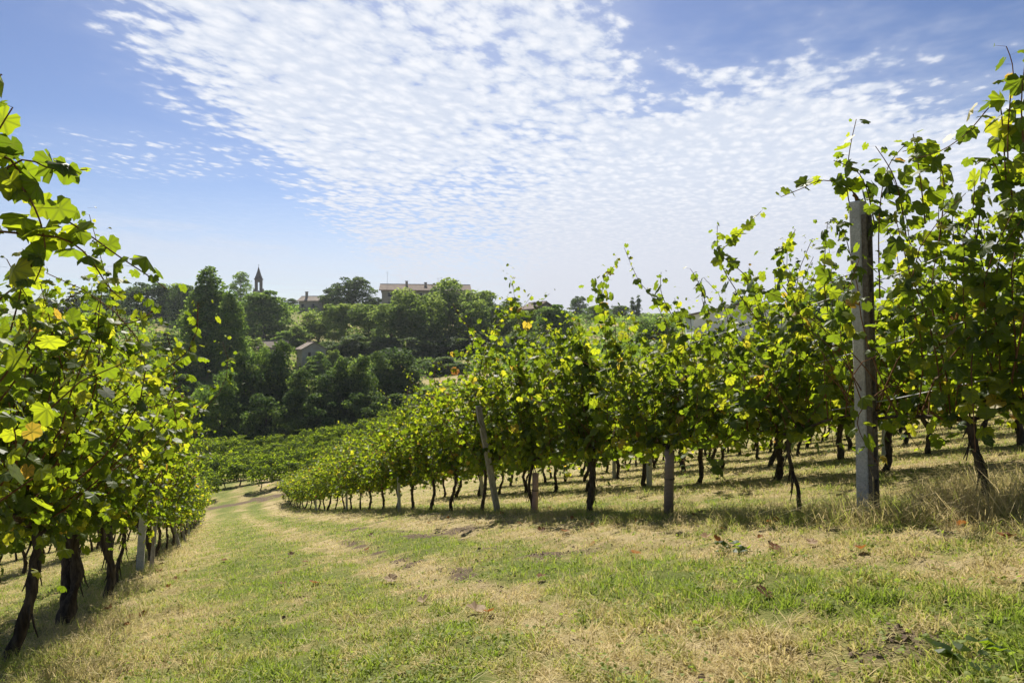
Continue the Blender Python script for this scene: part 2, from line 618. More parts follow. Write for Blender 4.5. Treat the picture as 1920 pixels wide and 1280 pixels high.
M_CONC = rough_mat('weathered_concrete', (0.40, 0.39, 0.36), (0.60, 0.59, 0.55), 60, spots=(140, 0.64, (0.16, 0.16, 0.15)))
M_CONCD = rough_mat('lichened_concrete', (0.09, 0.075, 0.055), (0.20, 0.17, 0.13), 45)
M_WOOD = bark_mat('grey_post_wood', (0.25, 0.235, 0.21), (0.48, 0.455, 0.41), 20)
M_STAKE = bark_mat('brown_stake_wood', (0.13, 0.10, 0.075), (0.28, 0.23, 0.18), 20)
M_METAL = rough_mat('galvanised_wire', (0.30, 0.30, 0.30), (0.45, 0.45, 0.45), 50, 0.45, 0.1, 0.001)
M_PINK = rough_mat('pink_plastic', (0.42, 0.27, 0.22), (0.52, 0.35, 0.29), 30, 0.6, 0.1, 0.001)


def net_mat():
    m, N = mat('brown_net')
    t = N.n('ShaderNodeTexCoord')
    w = N.n('ShaderNodeTexWave', wave_type='BANDS', bands_direction='Z')
    N.put(w.inputs['Vector'], t.outputs['Object'])
    w.inputs['Scale'].default_value = 22
    c = N.mix(w.outputs[1], (0.16, 0.12, 0.09, 1), (0.36, 0.28, 0.21, 1))
    finish(N, principled(N, c, 0.7, 0.2, add_bump(N, w.outputs[1], 0.6, 0.004)))
    return m


M_NET = net_mat()
M_STUCCO = rough_mat('grey_stucco', (0.30, 0.28, 0.25), (0.42, 0.40, 0.36), 0.8, 0.9, 0.2, 0.02)
M_BEIGE = rough_mat('beige_render', (0.34, 0.29, 0.23), (0.43, 0.37, 0.30), 0.7, 0.9, 0.2, 0.02)
M_WHITE = rough_mat('white_render', (0.82, 0.81, 0.79), (0.89, 0.88, 0.86), 0.8, 0.9, 0.1, 0.01)
M_BRICK = rough_mat('old_brick', (0.11, 0.095, 0.085), (0.19, 0.165, 0.145), 1.5, 0.9, 0.4, 0.03)
M_GLASS = rough_mat('dark_window', (0.025, 0.028, 0.032), (0.04, 0.043, 0.05), 2, 0.15, 0.0, 0.001)
M_FRAME = rough_mat('window_frame', (0.35, 0.32, 0.28), (0.45, 0.42, 0.38), 3)


M_CLOD = rough_mat('earth_clods', (0.075, 0.052, 0.034), (0.20, 0.145, 0.095), 40, 0.95)


def tile_mat(name, c0, c1, c2):
    m, N = mat(name)
    t = N.n('ShaderNodeTexCoord')
    w = N.n('ShaderNodeTexWave', wave_type='BANDS', bands_direction='X')
    N.put(w.inputs['Vector'], t.outputs['Object'])
    w.inputs['Scale'].default_value = 1.6
    w.inputs['Distortion'].default_value = 0.3
    n = N.noise(t.outputs['Object'], 0.7, 5, 0.7)
    c = N.mix(N.smooth(n, 0.3, 0.7), (*c0, 1), (*c1, 1))
    c = N.mix(N.m('MULTIPLY', N.noise(t.outputs['Object'], 5, 3, 0.6), 0.5), c, (*c2, 1))
    finish(N, principled(N, c, 0.85, 0.2, add_bump(N, w.outputs[1], 0.7, 0.08)))
    return m


M_TILE = tile_mat('clay_tiles', (0.145, 0.105, 0.075), (0.235, 0.175, 0.13), (0.10, 0.08, 0.065))
M_TILEG = tile_mat('lichened_tiles', (0.22, 0.18, 0.14), (0.36, 0.30, 0.24), (0.14, 0.12, 0.10))


def ground_mat():
    m, N = mat('ground')
    a = N.n('ShaderNodeAttribute', attribute_name='dry').outputs['Fac']
    s = N.n('ShaderNodeAttribute', attribute_name='soil').outputs['Fac']
    t = N.n('ShaderNodeTexCoord')
    P = t.outputs['Object']
    n1 = N.noise(P, 9, 6, 0.7)
    n2 = N.noise(P, 70, 4, 0.7)
    n3 = N.noise(P, 1.7, 4, 0.6)
    d = N.m('ADD', a, N.m('ADD', N.m('MULTIPLY', N.m('SUBTRACT', n1, 0.5), 1.1), N.m('MULTIPLY', N.m('SUBTRACT', n2, 0.5), 0.9)), clamp=True)
    c = N.ramp(d, [(0.0, (0.12, 0.145, 0.034)), (0.35, (0.20, 0.20, 0.06)), (0.65, (0.28, 0.23, 0.10)), (1.0, (0.40, 0.32, 0.175))])
    brown = N.smooth(N.m('ADD', n2, N.m('MULTIPLY', N.m('SUBTRACT', n3, 0.5), 0.5)), 0.56, 0.74)
    c = N.mix(N.m('MULTIPLY', brown, 0.75), c, (0.085, 0.055, 0.032, 1))
    sf = N.smooth(N.m('ADD', s, N.m('MULTIPLY', N.m('SUBTRACT', n1, 0.5), 0.9)), 0.35, 0.75)
    soilc = N.mix(n2, (0.07, 0.05, 0.034, 1), (0.19, 0.14, 0.095, 1))
    c = N.mix(sf, c, soilc)
    h = N.m('ADD', N.m('MULTIPLY', n1, 0.6), N.m('MULTIPLY', n2, 0.5))
    finish(N, principled(N, c, 0.95, 0.1, add_bump(N, h, 1.0, 0.05)))
    return m


M_GROUND = ground_mat()


# ------------------------------------------------------------------ ground sheet
def build_ground():
    tx = np.linspace(-5.55, 5.55, 520)
    xs = 4 * np.sinh(tx)
    ty = np.linspace(-2.6, 5.75, 560)
    ys = 4 + 4 * np.sinh(ty)
    X, Y = np.meshgrid(xs, ys)
    Z = ground_z(X, Y).reshape(X.shape)
    d, s = ground_dry(X, Y)
    nx, ny = len(xs), len(ys)
    idx = np.arange(nx * ny).reshape(ny, nx)
    Q = np.stack([idx[:-1, :-1], idx[:-1, 1:], idx[1:, 1:], idx[1:, :-1]], -1).reshape(-1, 4)
    me = mesh_np('ground', np.stack([X, Y, Z], -1).reshape(-1, 3), Q, [M_GROUND], attrs={'dry': d.ravel(), 'soil': s.ravel()}, smooth=True)
    o = link('ground', me)
    tag(o, kind='structure', label='grassy hillside with a mown track between vine rows, dropping into the valley')


build_ground()

# ------------------------------------------------------------------ leaves
# outline of a vine leaf: petiole at the origin, tip towards +y
_OUT17 = [(180, .14), (160, .58), (140, .70), (122, .66), (105, .80), (84, .68), (66, .82), (50, .93), (34, .76), (16, .92), (0, 1.03)]


def leaf_template(outline):
    pts = [(-r * math.sin(R(a)), r * math.cos(R(a))) for a, r in outline]
    pts += [(-x, y) for x, y in reversed(pts[1:-1])]
    P = np.array([(0, 0.12, 0)] + [(x, y, 0) for x, y in pts])
    P[:, 2] = -0.27 * np.abs(P[:, 0]) - 0.22 * P[:, 1] ** 2
    P[:, 2] += 0.05 * np.sin(P[:, 0] * 9 + P[:, 1] * 7)
    n = len(pts)
    T = np.array([(0, 1 + i, 1 + (i + 1) % n) for i in range(n)])
    return P, T


LEAF_HI = leaf_template(_OUT17)
_v = [0, .2, 1, 0, 1, 0, .3, 1, 0, .3, 1]
VEIN_HI = np.array([1.0] + _v + list(reversed(_v[1:-1])))
LEAF_MID = leaf_template([(180, .12), (140, .68), (95, .72), (60, .72), (48, .92), (28, .68), (0, 1.0)])
LEAF_LO = (np.array([(0, -.1, 0), (.62, .1, -.12), (.42, .72, -.2), (0, 1.0, -.25), (-.42, .72, -.2), (-.62, .1, -.12), (0, .4, 0.02)]),
           np.array([(6, 0, 1), (6, 1, 2), (6, 2, 3), (6, 3, 4), (6, 4, 5), (6, 5, 0)]))
LEAF_QUAD = (np.array([(-.5, 0, 0), (0.0, -.42, .08), (.55, .05, 0), (0.02, .5, -.1)]), np.array([(0, 1, 2), (0, 2, 3)]))


def scatter_leaves(P, tdir, nrm, size, tint, tmpl):
    """copies of a leaf template at P: tip direction tdir, face normal nrm"""
    V0, T0 = tmpl
    t = norm(tdir)
    n = norm(nrm - (nrm * t).sum(-1, keepdims=True) * t)
    b = np.cross(t, n)
    _h = np.random.default_rng(len(P))
    cu = (_h.normal(1.0, 0.9, len(P)))[:, None, None]          # how much each leaf cups or bends back
    wd = (_h.uniform(0.78, 1.12, len(P)))[:, None, None]
    V = P[:, None, :] + size[:, None, None] * (wd * V0[None, :, 0:1] * b[:, None] + V0[None, :, 1:2] * t[:, None] + cu * V0[None, :, 2:3] * n[:, None])
    k = len(V0)
    T = (T0[None] + (np.arange(len(P)) * k)[:, None, None]).reshape(-1, 3)
    return V.reshape(-1, 3), T, np.repeat(tint, k)


def vine_tint(rg, n, z=None, yellow=0.020):
    t = np.clip(rg.normal(0.40, 0.21, n), 0.0, 0.74)
    y = yellow * np.ones(n)
    if z is not None:
        y = y + 0.03 * np.clip(1.3 - z, 0, 0.6)
    q = rg.random(n)
    t = np.where(q < y, rg.uniform(0.74, 0.92, n), t)
    t = np.where(q > 0.996, rg.uniform(0.90, 1.0, n), t)
    return t


def leaves_on_cane(rg, P, size, out):
    """append leaves along a cane polyline P (points about 7 cm apart)"""
    n = len(P)
    k = np.arange(n)
    ph = rg.uniform(0, 6.28) + k * math.pi + rg.normal(0, 0.7, n)
    o = np.stack([np.cos(ph), np.sin(ph), np.zeros(n)], 1)
    pet = rg.uniform(0.03, 0.09, n)[:, None]
    base = P + o * pet + np.array([0, 0, 0.015])
    t = o * 0.55 + np.array([0, 0, -0.6]) + rg.normal(0, 0.38, (n, 3))
    nn = o * 0.55 + np.array([0, 0, 0.75]) + rg.normal(0, 0.45, (n, 3))
    frac = k / max(1, n - 1)
    s = size * rg.uniform(0.52, 1.32, n) * np.where(frac > 0.8, 1 - 0.6 * (frac - 0.8) / 0.2, 1.0)
    out.append((base, t, nn, s, P))


def resample(P, step=0.07):
    P = np.asarray(P, float)
    # Catmull-like smoothing through the given points, then even spacing
    if len(P) > 2:
        Q = [P[0]]
        for i in range(len(P) - 1):
            p0, p1, p2, p3 = P[max(i - 1, 0)], P[i], P[i + 1], P[min(i + 2, len(P) - 1)]
            for tt in (0.25, 0.5, 0.75, 1.0):
                Q.append(0.5 * ((2 * p1) + (p2 - p0) * tt + (2 * p0 - 5 * p1 + 4 * p2 - p3) * tt ** 2 + (3 * p1 - p0 - 3 * p2 + p3) * tt ** 3))
        P = np.array(Q)
    L = np.concatenate([[0], np.cumsum(np.linalg.norm(np.diff(P, axis=0), axis=1))])
    s = np.arange(0, L[-1], step)
    return np.stack([np.interp(s, L, P[:, i]) for i in range(3)], 1)


def vine_meshes(seed, H=2.4, half=0.9, canes=26, leaf=0.088, tmpl=LEAF_HI, trunk_r=0.045, lean=0.1, lat=1.7, droop=0.5, depth=1.0,
                shoots=(), crook=0.5, fork=False, tall=0.12, sides=8, slope=-0.22, bottom=0.82, lm=None, clear=None, hang=True):
    """returns (wood mesh, crown mesh); local x runs along the row, z up from the ground; slope = dz per m of the row"""
    rg = np.random.default_rng(seed)
    g = Geo()
    hz = bottom
    # trunk
    n = 16
    f = np.linspace(0, 1, n)
    bx, by = lean, rg.normal(0, 0.06)
    P0w = rg.normal(0, 0.0035, (n, 3)).cumsum(0) * np.array([1, 1, 0]) * (1 + crook)
    wob = P0w + np.stack([np.sin(f * rg.uniform(3, 5) + rg.uniform(0, 6)) * 0.06 * crook, np.sin(f * rg.uniform(3, 6) + rg.uniform(0, 6)) * 0.05 * crook, 0 * f], 1) * np.sin(f * math.pi)[:, None]
    P = np.stack([bx * (1 - f) ** 1.4, by * (1 - f), -0.12 + (hz + 0.12) * f], 1) + wob
    r = trunk_r * (1.0 - 0.3 * f + 0.45 * np.exp(-f * 11) + 0.40 * np.exp(-((f - 1) / .14) ** 2)) * (1 + 0.10 * rg.standard_normal(n))
    g.add(*tube(P, r, sides, 0.22, rg), mi=0)
    if fork:
        P2 = P[4] + np.stack([0.38 * f ** 0.8, 0.05 * f, (hz * 0.72) * f], 1)
        g.add(*tube(P2, trunk_r * (0.85 - 0.3 * f), sides, 0.2, rg), mi=0)
    # loose bark strips
    for _ in range(12 if sides >= 8 else 0):
        a = rg.uniform(0, 6.28)
        z0 = rg.uniform(0.3, hz)
        i = int(np.clip(z0 / hz * (n - 1), 1, n - 1))
        o = np.array([math.cos(a), math.sin(a), 0])
        L = rg.uniform(0.06, 0.2)
        p0 = P[i] + o * r[i]
        g.add(*tube([p0, p0 + o * 0.015 - np.array([0, 0, L * .5]), p0 + o * 0.04 - np.array([0, 0, L])], [0.007, 0.006, 0.003], 4), mi=0)
    head = P[-1]
    arms = []
    for sgn in (-1, 1):
        m = 8
        q = np.linspace(0, 1, m)
        A = np.stack([head[0] + sgn * half * 0.95 * q, head[1] * (1 - q) + rg.normal(0, 0.02, m), head[2] + 0.1 * np.sin(q * math.pi * 0.6) + sgn * half * q * slope], 1)
        g.add(*tube(A, np.linspace(trunk_r * 0.75, trunk_r * 0.3, m), max(5, sides - 2), 0.18, rg), mi=0)
        arms.append(A)
    L = []
    for c in range(canes):
        A = arms[c % 2]
        q = rg.uniform(0, 1) * (len(A) - 1)
        i = int(q)
        st = A[i] + (A[min(i + 1, len(A) - 1)] - A[i]) * (q - i)
        d = np.array([rg.normal(0, 0.35), rg.normal(0, 0.42) * depth, 1.0])
        d /= np.linalg.norm(d)
        top = H - hz
        ln = top * rg.uniform(0.55, 1.08)
        is_tall = rg.random() < tall
        if is_tall:
            ln = top * rg.uniform(1.1, 1.45)
        pts = [st]
        p = st.copy()
        dr = droop * rg.uniform(0.3, 1.5) * (0.35 if is_tall else 1)
        steps = int(ln * 1.25 / 0.07)
        side = np.array([rg.normal(0, 0.6), rg.choice([-1, 1]) * rg.uniform(0.3, 1.0) * depth, 0])
        for s_ in range(steps):
            fr = s_ / max(1, steps)
            d = d + rg.normal(0, 0.07, 3)
            if fr > 0.5:
                d = d + dr * 0.17 * (side * 0.6 + np.array([0, 0, -1.0]))
            d = d + np.array([0, -0.10 * p[1] / max(depth, .2), 0])
            d /= np.linalg.norm(d)
            p = p + d * 0.07
            pts.append(p.copy())
        P_ = np.array(pts)
        P_[:, 2] += 0
        g.add(*tube(P_[::3] if len(P_) > 8 else P_, np.linspace(0.0062 if tmpl is LEAF_HI else 0.009, 0.0026 if tmpl is LEAF_HI else 0.005, len(P_[::3]) if len(P_) > 8 else len(P_)), 4, cap=False), mi=1)
        leaves_on_cane(rg, P_, leaf, L)
        if rg.random() < lat - 1:
            j = rg.integers(0, len(P_), int(len(P_) * 0.95))
            leaves_on_cane(rg, P_[np.sort(j)] + rg.normal(0, 0.11, (len(j), 3)) * np.array([1, depth, 1]), leaf * 0.85, L)
    # leaves that hang about the cordon
    k = int(canes * 1.6)
    Pb = np.stack([rg.uniform(-half, half, k), rg.normal(0, 0.16 * depth, k), np.zeros(k)], 1)
    Pb[:, 2] = hz + 0.02 + rg.normal(0.15, 0.16, k) + Pb[:, 0] * slope
    leaves_on_cane(rg, Pb, leaf, L)
    for _ in range(int(canes / 7) if hang else 0):
        x0, sd = rg.uniform(-half, half), rg.choice([-1, 1])
        z1 = hz + x0 * slope
        S = resample([(x0, sd * .05, z1 + rg.uniform(.25, .6)), (x0 + rg.normal(0, .1), sd * .28 * depth, z1 + rg.uniform(.25, .5)), (x0 + rg.normal(0, .15), sd * .42 * depth, z1 + .05), (x0 + rg.normal(0, .2), sd * .45 * depth, z1 - rg.uniform(.05, .38))], 0.07)
        g.add(*tube(S, np.linspace(0.005, 0.0025, len(S)), 4, cap=False), mi=1)
        leaves_on_cane(rg, S, leaf, L)
    for S in shoots:
        S = resample(S, 0.058)
        g.add(*tube(S, np.linspace(0.0058, 0.0028, len(S)), 5, cap=False), mi=1)
        leaves_on_cane(rg, S, max(leaf, 0.077), L)
    Pn, tn, nn, sn, Pc = (np.concatenate([a[i] for a in L]) for i in range(5))
    if clear is not None:                                       # the grower keeps the post free
        d_ = np.hypot(Pn[:, 0] - clear[0], Pn[:, 1] - clear[1])
        ok = ~((d_ < 0.34 + 0.08 * np.sin(Pn[:, 2] * 9)) & (Pn[:, 2] < 1.95))
        Pn, tn, nn, sn, Pc = Pn[ok], tn[ok], nn[ok], sn[ok], Pc[ok]
    V, T, A = scatter_leaves(Pn, tn, nn, sn, vine_tint(rg, len(Pn), Pn[:, 2]), tmpl)
    mi = np.zeros(len(T), int)
    if tmpl is LEAF_HI:                                         # thin leaf stalks
        q = norm(np.cross(Pn - Pc, np.array([0.3, 0.2, 1.0]))) * 0.0017
        W_ = np.stack([Pc - q, Pc + q, Pn + tn * 0.008 + q * .7, Pn + tn * 0.008 - q * .7], 1).reshape(-1, 3)
        kk = (np.arange(len(Pn)) * 4)[:, None, None] + len(V)
        T2 = (np.array([(0, 1, 2), (0, 2, 3)])[None] + kk).reshape(-1, 3)
        V, T, A, mi = np.concatenate([V, W_]), np.concatenate([T, T2]), np.concatenate([A, np.zeros(len(W_))]), np.concatenate([mi, np.ones(len(T2), int)])
    vein = np.tile(VEIN_HI, len(Pn)) if tmpl is LEAF_HI else np.zeros(len(Pn) * len(tmpl[0]))
    vein = np.concatenate([vein, np.zeros(len(V) - len(vein))])
    crown = mesh_np('crown', V, T, [lm or M_VINE, M_CANE], mi, attrs={'tint': A, 'vein': vein})
    wood = g.mesh('trunk', [M_BARK, M_CANE], smooth=True)
    return wood, crown


ROWANG = math.atan2(ROW[1], ROW[0])      # local +x runs downhill along the row


def new_vine(x, y, wood, crown, zs=1.0, flip=False, ang=None):
    o = empty('grapevine', (x, y, gz(x, y)), (ROWANG if ang is None else ang) + (math.pi if flip else 0), (1, 1, zs))
    link('trunk', wood, o)
    link('crown', crown, o)
    return o


def to_local(P, x, y, flip=False):
    """world polyline -> vine-local"""
    P = np.asarray(P, float) - np.array([x, y, gz(x, y)])
    a = -(ROWANG + (math.pi if flip else 0))
    c, s = math.cos(a), math.sin(a)
    return np.stack([P[:, 0] * c - P[:, 1] * s, P[:, 0] * s + P[:, 1] * c, P[:, 2]], 1)


ORD = ['first', 'second', 'third', 'fourth', 'fifth', 'sixth', 'seventh', 'eighth', 'ninth', 'tenth', 'eleventh', 'twelfth']


def row1_x(y):
    return 2.75 - 0.43 * (y - 5.3)


def left_x(y):
    return -3.16 - 0.43 * (y - 4.5)


TOP1 = np.array([(560, 885), (600, 862), (650, 818), (700, 792), (750, 768), (800, 745), (850, 728), (880, 672), (950, 632), (1000, 622), (1100, 580), (1200, 582), (1300, 596), (1400, 598), (1500, 570), (1560, 470), (1600, 370), (1700, 300), (1850, 290), (2000, 280)])
TOPL = np.array([(-200, 520), (0, 555), (60, 575), (100, 600), (150, 622), (200, 655), (250, 690), (300, 800), (330, 845), (380, 915)])

# --- right-hand row
row1_y = [4.55, 6.0, 7.6, 9.3, 10.9] + [12.9 + 1.62 * i for i in range(23)]
SHOOT1 = {
    0: [[(1905, 420, 4.3), (1890, 300, 4.25), (1893, 200, 4.2), (1900, 130, 4.2), (1884, 80, 4.2)],
        [(1890, 420, 4.3), (1880, 240, 4.3), (1868, 190, 4.3), (1815, 248, 4.35), (1760, 285, 4.4), (1700, 300, 4.5)],
        [(1925, 330, 4.1), (1915, 200, 4.1), (1925, 95, 4.1)],
        [(1890, 380, 4.3), (1860, 300, 4.3), (1815, 318, 4.3)],
        [(1735, 420, 4.8), (1725, 330, 4.8), (1712, 250, 4.8)],
        [(1700, 450, 5.0), (1680, 340, 5.0), (1640, 272, 5.1)],
        [(1760, 460, 4.8), (1770, 340, 4.8), (1740, 280, 4.8), (1690, 285, 4.9)],
        [(1830, 460, 4.6), (1850, 330, 4.6), (1890, 300, 4.5)],
        [(1650, 560, 5.1), (1648, 420, 5.1), (1662, 320, 5.1), (1700, 268, 5.1)]],
    1: [[(1625, 480, 5.35), (1590, 370, 5.35), (1592, 290, 5.35), (1606, 222, 5.35)],
        [(1640, 430, 5.3), (1600, 360, 5.3), (1545, 338, 5.4), (1500, 355, 5.5), (1462, 370, 5.5)],
        [(1560, 620, 5.8), (1545, 530, 5.8), (1552, 410, 5.8)],
        [(1640, 420, 5.3), (1615, 330, 5.3), (1560, 300, 5.3)]],
    2: [[(1500, 580, 6.6), (1460, 520, 6.6), (1470, 470, 6.6), (1492, 430, 6.6)],
        [(1420, 600, 6.9), (1350, 490, 7.0), (1385, 440, 7.0), (1428, 395, 7.0)],
        [(1430, 600, 6.8), (1400, 520, 6.8), (1350, 475, 6.9), (1345, 415, 6.9)]],
    3: [[(1330, 590, 7.9), (1310, 530, 7.9), (1290, 498, 7.9)],
        [(1265, 600, 8.3), (1240, 550, 8.4), (1240, 505, 8.4)]],
    4: [[(1140, 620, 9.8), (1125, 580, 9.8), (1130, 548, 9.9)], [(960, 680, 11.6), (900, 668, 11.6), (838, 662, 11.6)]],
}
WOOD1 = {0: (0.026, -0.05), 1: (0.019, -0.03), 2: (0.024, 0.02), 3: (0.050, -0.16), 4: (0.028, 0.05)}
LBL1 = {
    0: 'grapevine right of the tall concrete post, with stray shoots reaching high into the sky',
    1: 'slender stemmed grapevine just left of the tall concrete post, shoots arching over it',
    2: 'grapevine growing out of the brown mesh trunk guard in the row right of the track',
    3: 'thick dark trunked grapevine between the mesh trunk guard and the leaning grey post',
    4: 'grapevine growing from the pink trunk guard beside the leaning grey post',
}
mid_v = [vine_meshes(300 + i, slope=-0.22, H=2.55, canes=32, leaf=0.078, tmpl=LEAF_MID, lat=1.95, trunk_r=0.034 + 0.008 * (i % 3), bottom=0.74, lean=(-0.18, 0.14, 0.05, -0.08, 0.22, -0.3)[i % 6], crook=1.0, depth=1.1, tall=0.14, sides=6) for i in range(6)]
far_v = [vine_meshes(340 + i, H=2.5, canes=24, leaf=0.10, tmpl=LEAF_LO, trunk_r=0.042, lat=1.9, lean=(-0.15, 0.12, 0.03, -0.28, 0.25)[i % 5], crook=1.0, depth=1.15, tall=0.1, sides=5) for i in range(5)]


def shared(pool, k, x, y, zs, flip=False, ang=None):
    return new_vine(x, y, *pool[k % len(pool)], zs=zs, flip=flip, ang=ang)


for i, y in enumerate(row1_y):
    x = row1_x(y)
    px = 960 + F * x / y
    ztop = (640 - np.interp(px, TOP1[:, 0], TOP1[:, 1])) / F * y
    H = float(np.clip(ztop - gz(x, y), 1.9, 3.0))
    grp = 'grapevines in the row right of the track'
    if i < 8:
        sh = [to_local([pt(*q) for q in S], x, y) for S in SHOOT1.get(i, [])]
        tr, ln = WOOD1.get(i, (0.038, (0.1, -0.12, 0.05)[i % 3]))
        w, c = vine_meshes(100 + i, H=H * 0.95, canes=(30, 32, 33, 35, 36, 38, 38, 38)[i], leaf=0.068 if i < 3 else 0.074, tmpl=LEAF_HI if i < 5 else LEAF_MID, trunk_r=tr, lean=ln, shoots=sh, depth=1.0, tall=0.10, crook=0.5 if i < 3 else 0.9, lat=1.7, clear=to_local([(row1_x(5.3) - 0.12, 5.2, 0)], x, y)[0][:2] if i < 2 else None, bottom=(0.62, 0.72, 0.76, 0.8, 0.8, 0.82, 0.82, 0.82)[i])
        o = new_vine(x, y, w, c)
    elif y < 27:
        o = shared(mid_v, i, x, y, (0.92 - 0.12 * min(1, (y - 14) / 12)) * H / 2.55)
    else:
        o = shared(far_v, i, x, y, 0.80 * H / 2.5)
    lab = LBL1.get(i)
    if lab is None:
        if i < 17:
            lab = f'{ORD[i - 5]} grapevine beyond the leaning grey post in the row right of the track'
        else:
            lab = 'grapevine in the far downhill end of the row right of the track'
    tag(o, lab, 'grapevine', grp)

# --- left-hand row
left_y = [2.95, 4.5, 6.03, 7.4, 8.75, 10.5, 12.4, 14.2] + [15.9 + 1.65 * i for i in range(17)]
SHOOTL = {
    0: [[(-60, 330, 3.1), (5, 290, 3.1), (45, 335, 3.1), (90, 390, 3.15), (155, 432, 3.2), (225, 482, 3.25), (290, 525, 3.3), (325, 552, 3.3)],
        [(-40, 430, 3.0), (60, 440, 3.1), (120, 448, 3.15), (165, 480, 3.2), (205, 540, 3.2), (235, 565, 3.2)],
        [(-80, 260, 3.0), (-30, 170, 3.0), (20, 128, 3.0)],
        [(-50, 330, 3.0), (0, 240, 3.0), (25, 200, 3.0)],
        [(-40, 360, 3.0), (40, 300, 3.1), (100, 318, 3.1), (165, 318, 3.2)],
        [(-70, 640, 2.9), (0, 560, 3.0), (50, 520, 3.0), (70, 460, 3.1)],
        [(-50, 380, 2.95), (15, 330, 3.0), (65, 390, 3.05), (85, 470, 3.1), (60, 540, 3.1)],
        [(-60, 700, 2.8), (-10, 720, 2.8), (30, 745, 2.8)]],
    1: [[(60, 640, 4.2), (130, 600, 4.2), (200, 610, 4.2), (262, 600, 4.2), (300, 570, 4.2)],
        [(70, 680, 4.2), (150, 630, 4.3), (215, 650, 4.3), (268, 690, 4.3)],
        [(20, 620, 4.2), (40, 540, 4.2), (45, 480, 4.2)]],
    2: [[(150, 700, 5.7), (215, 690, 5.7), (262, 720, 5.6)], [(170, 680, 5.7), (190, 600, 5.7), (215, 560, 5.7)]],
    4: [[(240, 760, 8.5), (290, 765, 8.4), (330, 785, 8.3)]],
    6: [[(300, 840, 12), (345, 845, 11.5), (392, 868, 11.5)]],
}
WOODL = {0: (0.045, 0.0), 1: (0.038, -0.16), 2: (0.055, -0.20), 3: (0.042, -0.05), 4: (0.036, -0.30), 5: (0.034, 0.05), 6: (0.042, 0.1), 7: (0.038, 0.0)}
LBLL = {
    0: 'grapevine at the left picture edge whose long leafy shoots droop across the sky',
    1: 'grapevine with the nearest dark trunk, curved at its base, left of the track',
    2: 'grapevine with the thick forked twisted trunk, left of the track',
    3: 'grapevine close behind the thick forked trunk in the row left of the track',
    4: 'grapevine with the bowed trunk in front of the paired concrete posts left of the track',
}
for i, y in enumerate(left_y):
    x = left_x(y)
    px = 960 + F * x / y
    ztop = (640 - np.interp(px, TOPL[:, 0], TOPL[:, 1])) / F * y
    H = float(np.clip(ztop - gz(x, y), 1.85, 2.85))
    grp = 'grapevines in the row left of the track'
    if i < 8:
        sh = [to_local([pt(*q) for q in S], x, y) for S in SHOOTL.get(i, [])]
        tr, ln = WOODL[i]
        w, c = vine_meshes(200 + i, H=H * (0.97 if i < 4 else 0.86), canes=(30, 50, 54, 54)[i] if i < 4 else 48, leaf=0.057 if i < 4 else 0.064, tmpl=LEAF_HI if i < 4 else LEAF_MID, trunk_r=tr, lean=ln, shoots=sh, depth=1.1 if i < 3 else 0.85, tall=0.05 if i else 0.0, crook=1.0, fork=(i in (2, 3)), lat=1.9, hang=i > 3)
        o = new_vine(x, y, w, c)
    elif y < 24:
        o = shared(mid_v, i + 1, x, y, 0.82 * H / 2.55)
        o.scale.y = 0.75
    else:
        o = shared(far_v, i + 1, x, y, 0.78 * H / 2.5)
        o.scale.y = 0.75
    lab = LBLL.get(i)
    if lab is None:
        if i < 15:
            lab = f'{ORD[i - 5]} grapevine beyond the bowed trunk in the row left of the track'
        else:
            lab = 'grapevine in the far downhill end of the row left of the track'
    tag(o, lab, 'grapevine', grp)

# --- rows behind the right-hand row, and one beyond the left-hand row
NAMES_R = ['second', 'third', 'fourth', 'fifth', 'sixth', 'seventh', 'eighth']
for k in range(1, 8):
    off = 3.05 * k
    lim = 26 if k == 1 else (30 if k < 5 else 34)
    y = 4.6 + 0.35 * k
    n = 0
    while y < lim:
        x = row1_x(y) + off
        px = 960 + F * x / y
        if 700 < px < 2060:
            pool = mid_v if y < 13 and k < 3 else far_v
            o = shared(pool, n * 3 + k, x, y, 0.84 + 0.10 * vnoise(x * 3.1, y * 2.7, 9), flip=bool((n + k) % 2) and False)
            o.scale.y = 1.25
            tag(o, f'grapevine in the {NAMES_R[k - 1]} vine row right of the track, partly hidden', 'grapevine', f'grapevines of the {NAMES_R[k - 1]} row on the right')
            n += 1
        y += 1.62 if k == 1 else 1.38
n = 0
for k in (1, 2):
    y = 6.5
    while y < 34:
        x = left_x(y) - 3.05 * k
        px = 960 + F * x / y
        if px > -80:
            o = shared(mid_v if (y < 16 and k == 1) else far_v, n, x, y, 0.97)
            tag(o, f'grapevine in the {NAMES_R[k - 1]} vine row left of the track, seen under the nearest row', 'grapevine', f'grapevines of the {NAMES_R[k - 1]} row on the left')
            n += 1
        y += 1.66

# --- the vineyard across the valley floor
FA = R(43)
fe, fn = np.array([math.cos(FA), math.sin(FA)]), np.array([-math.sin(FA), math.cos(FA)])


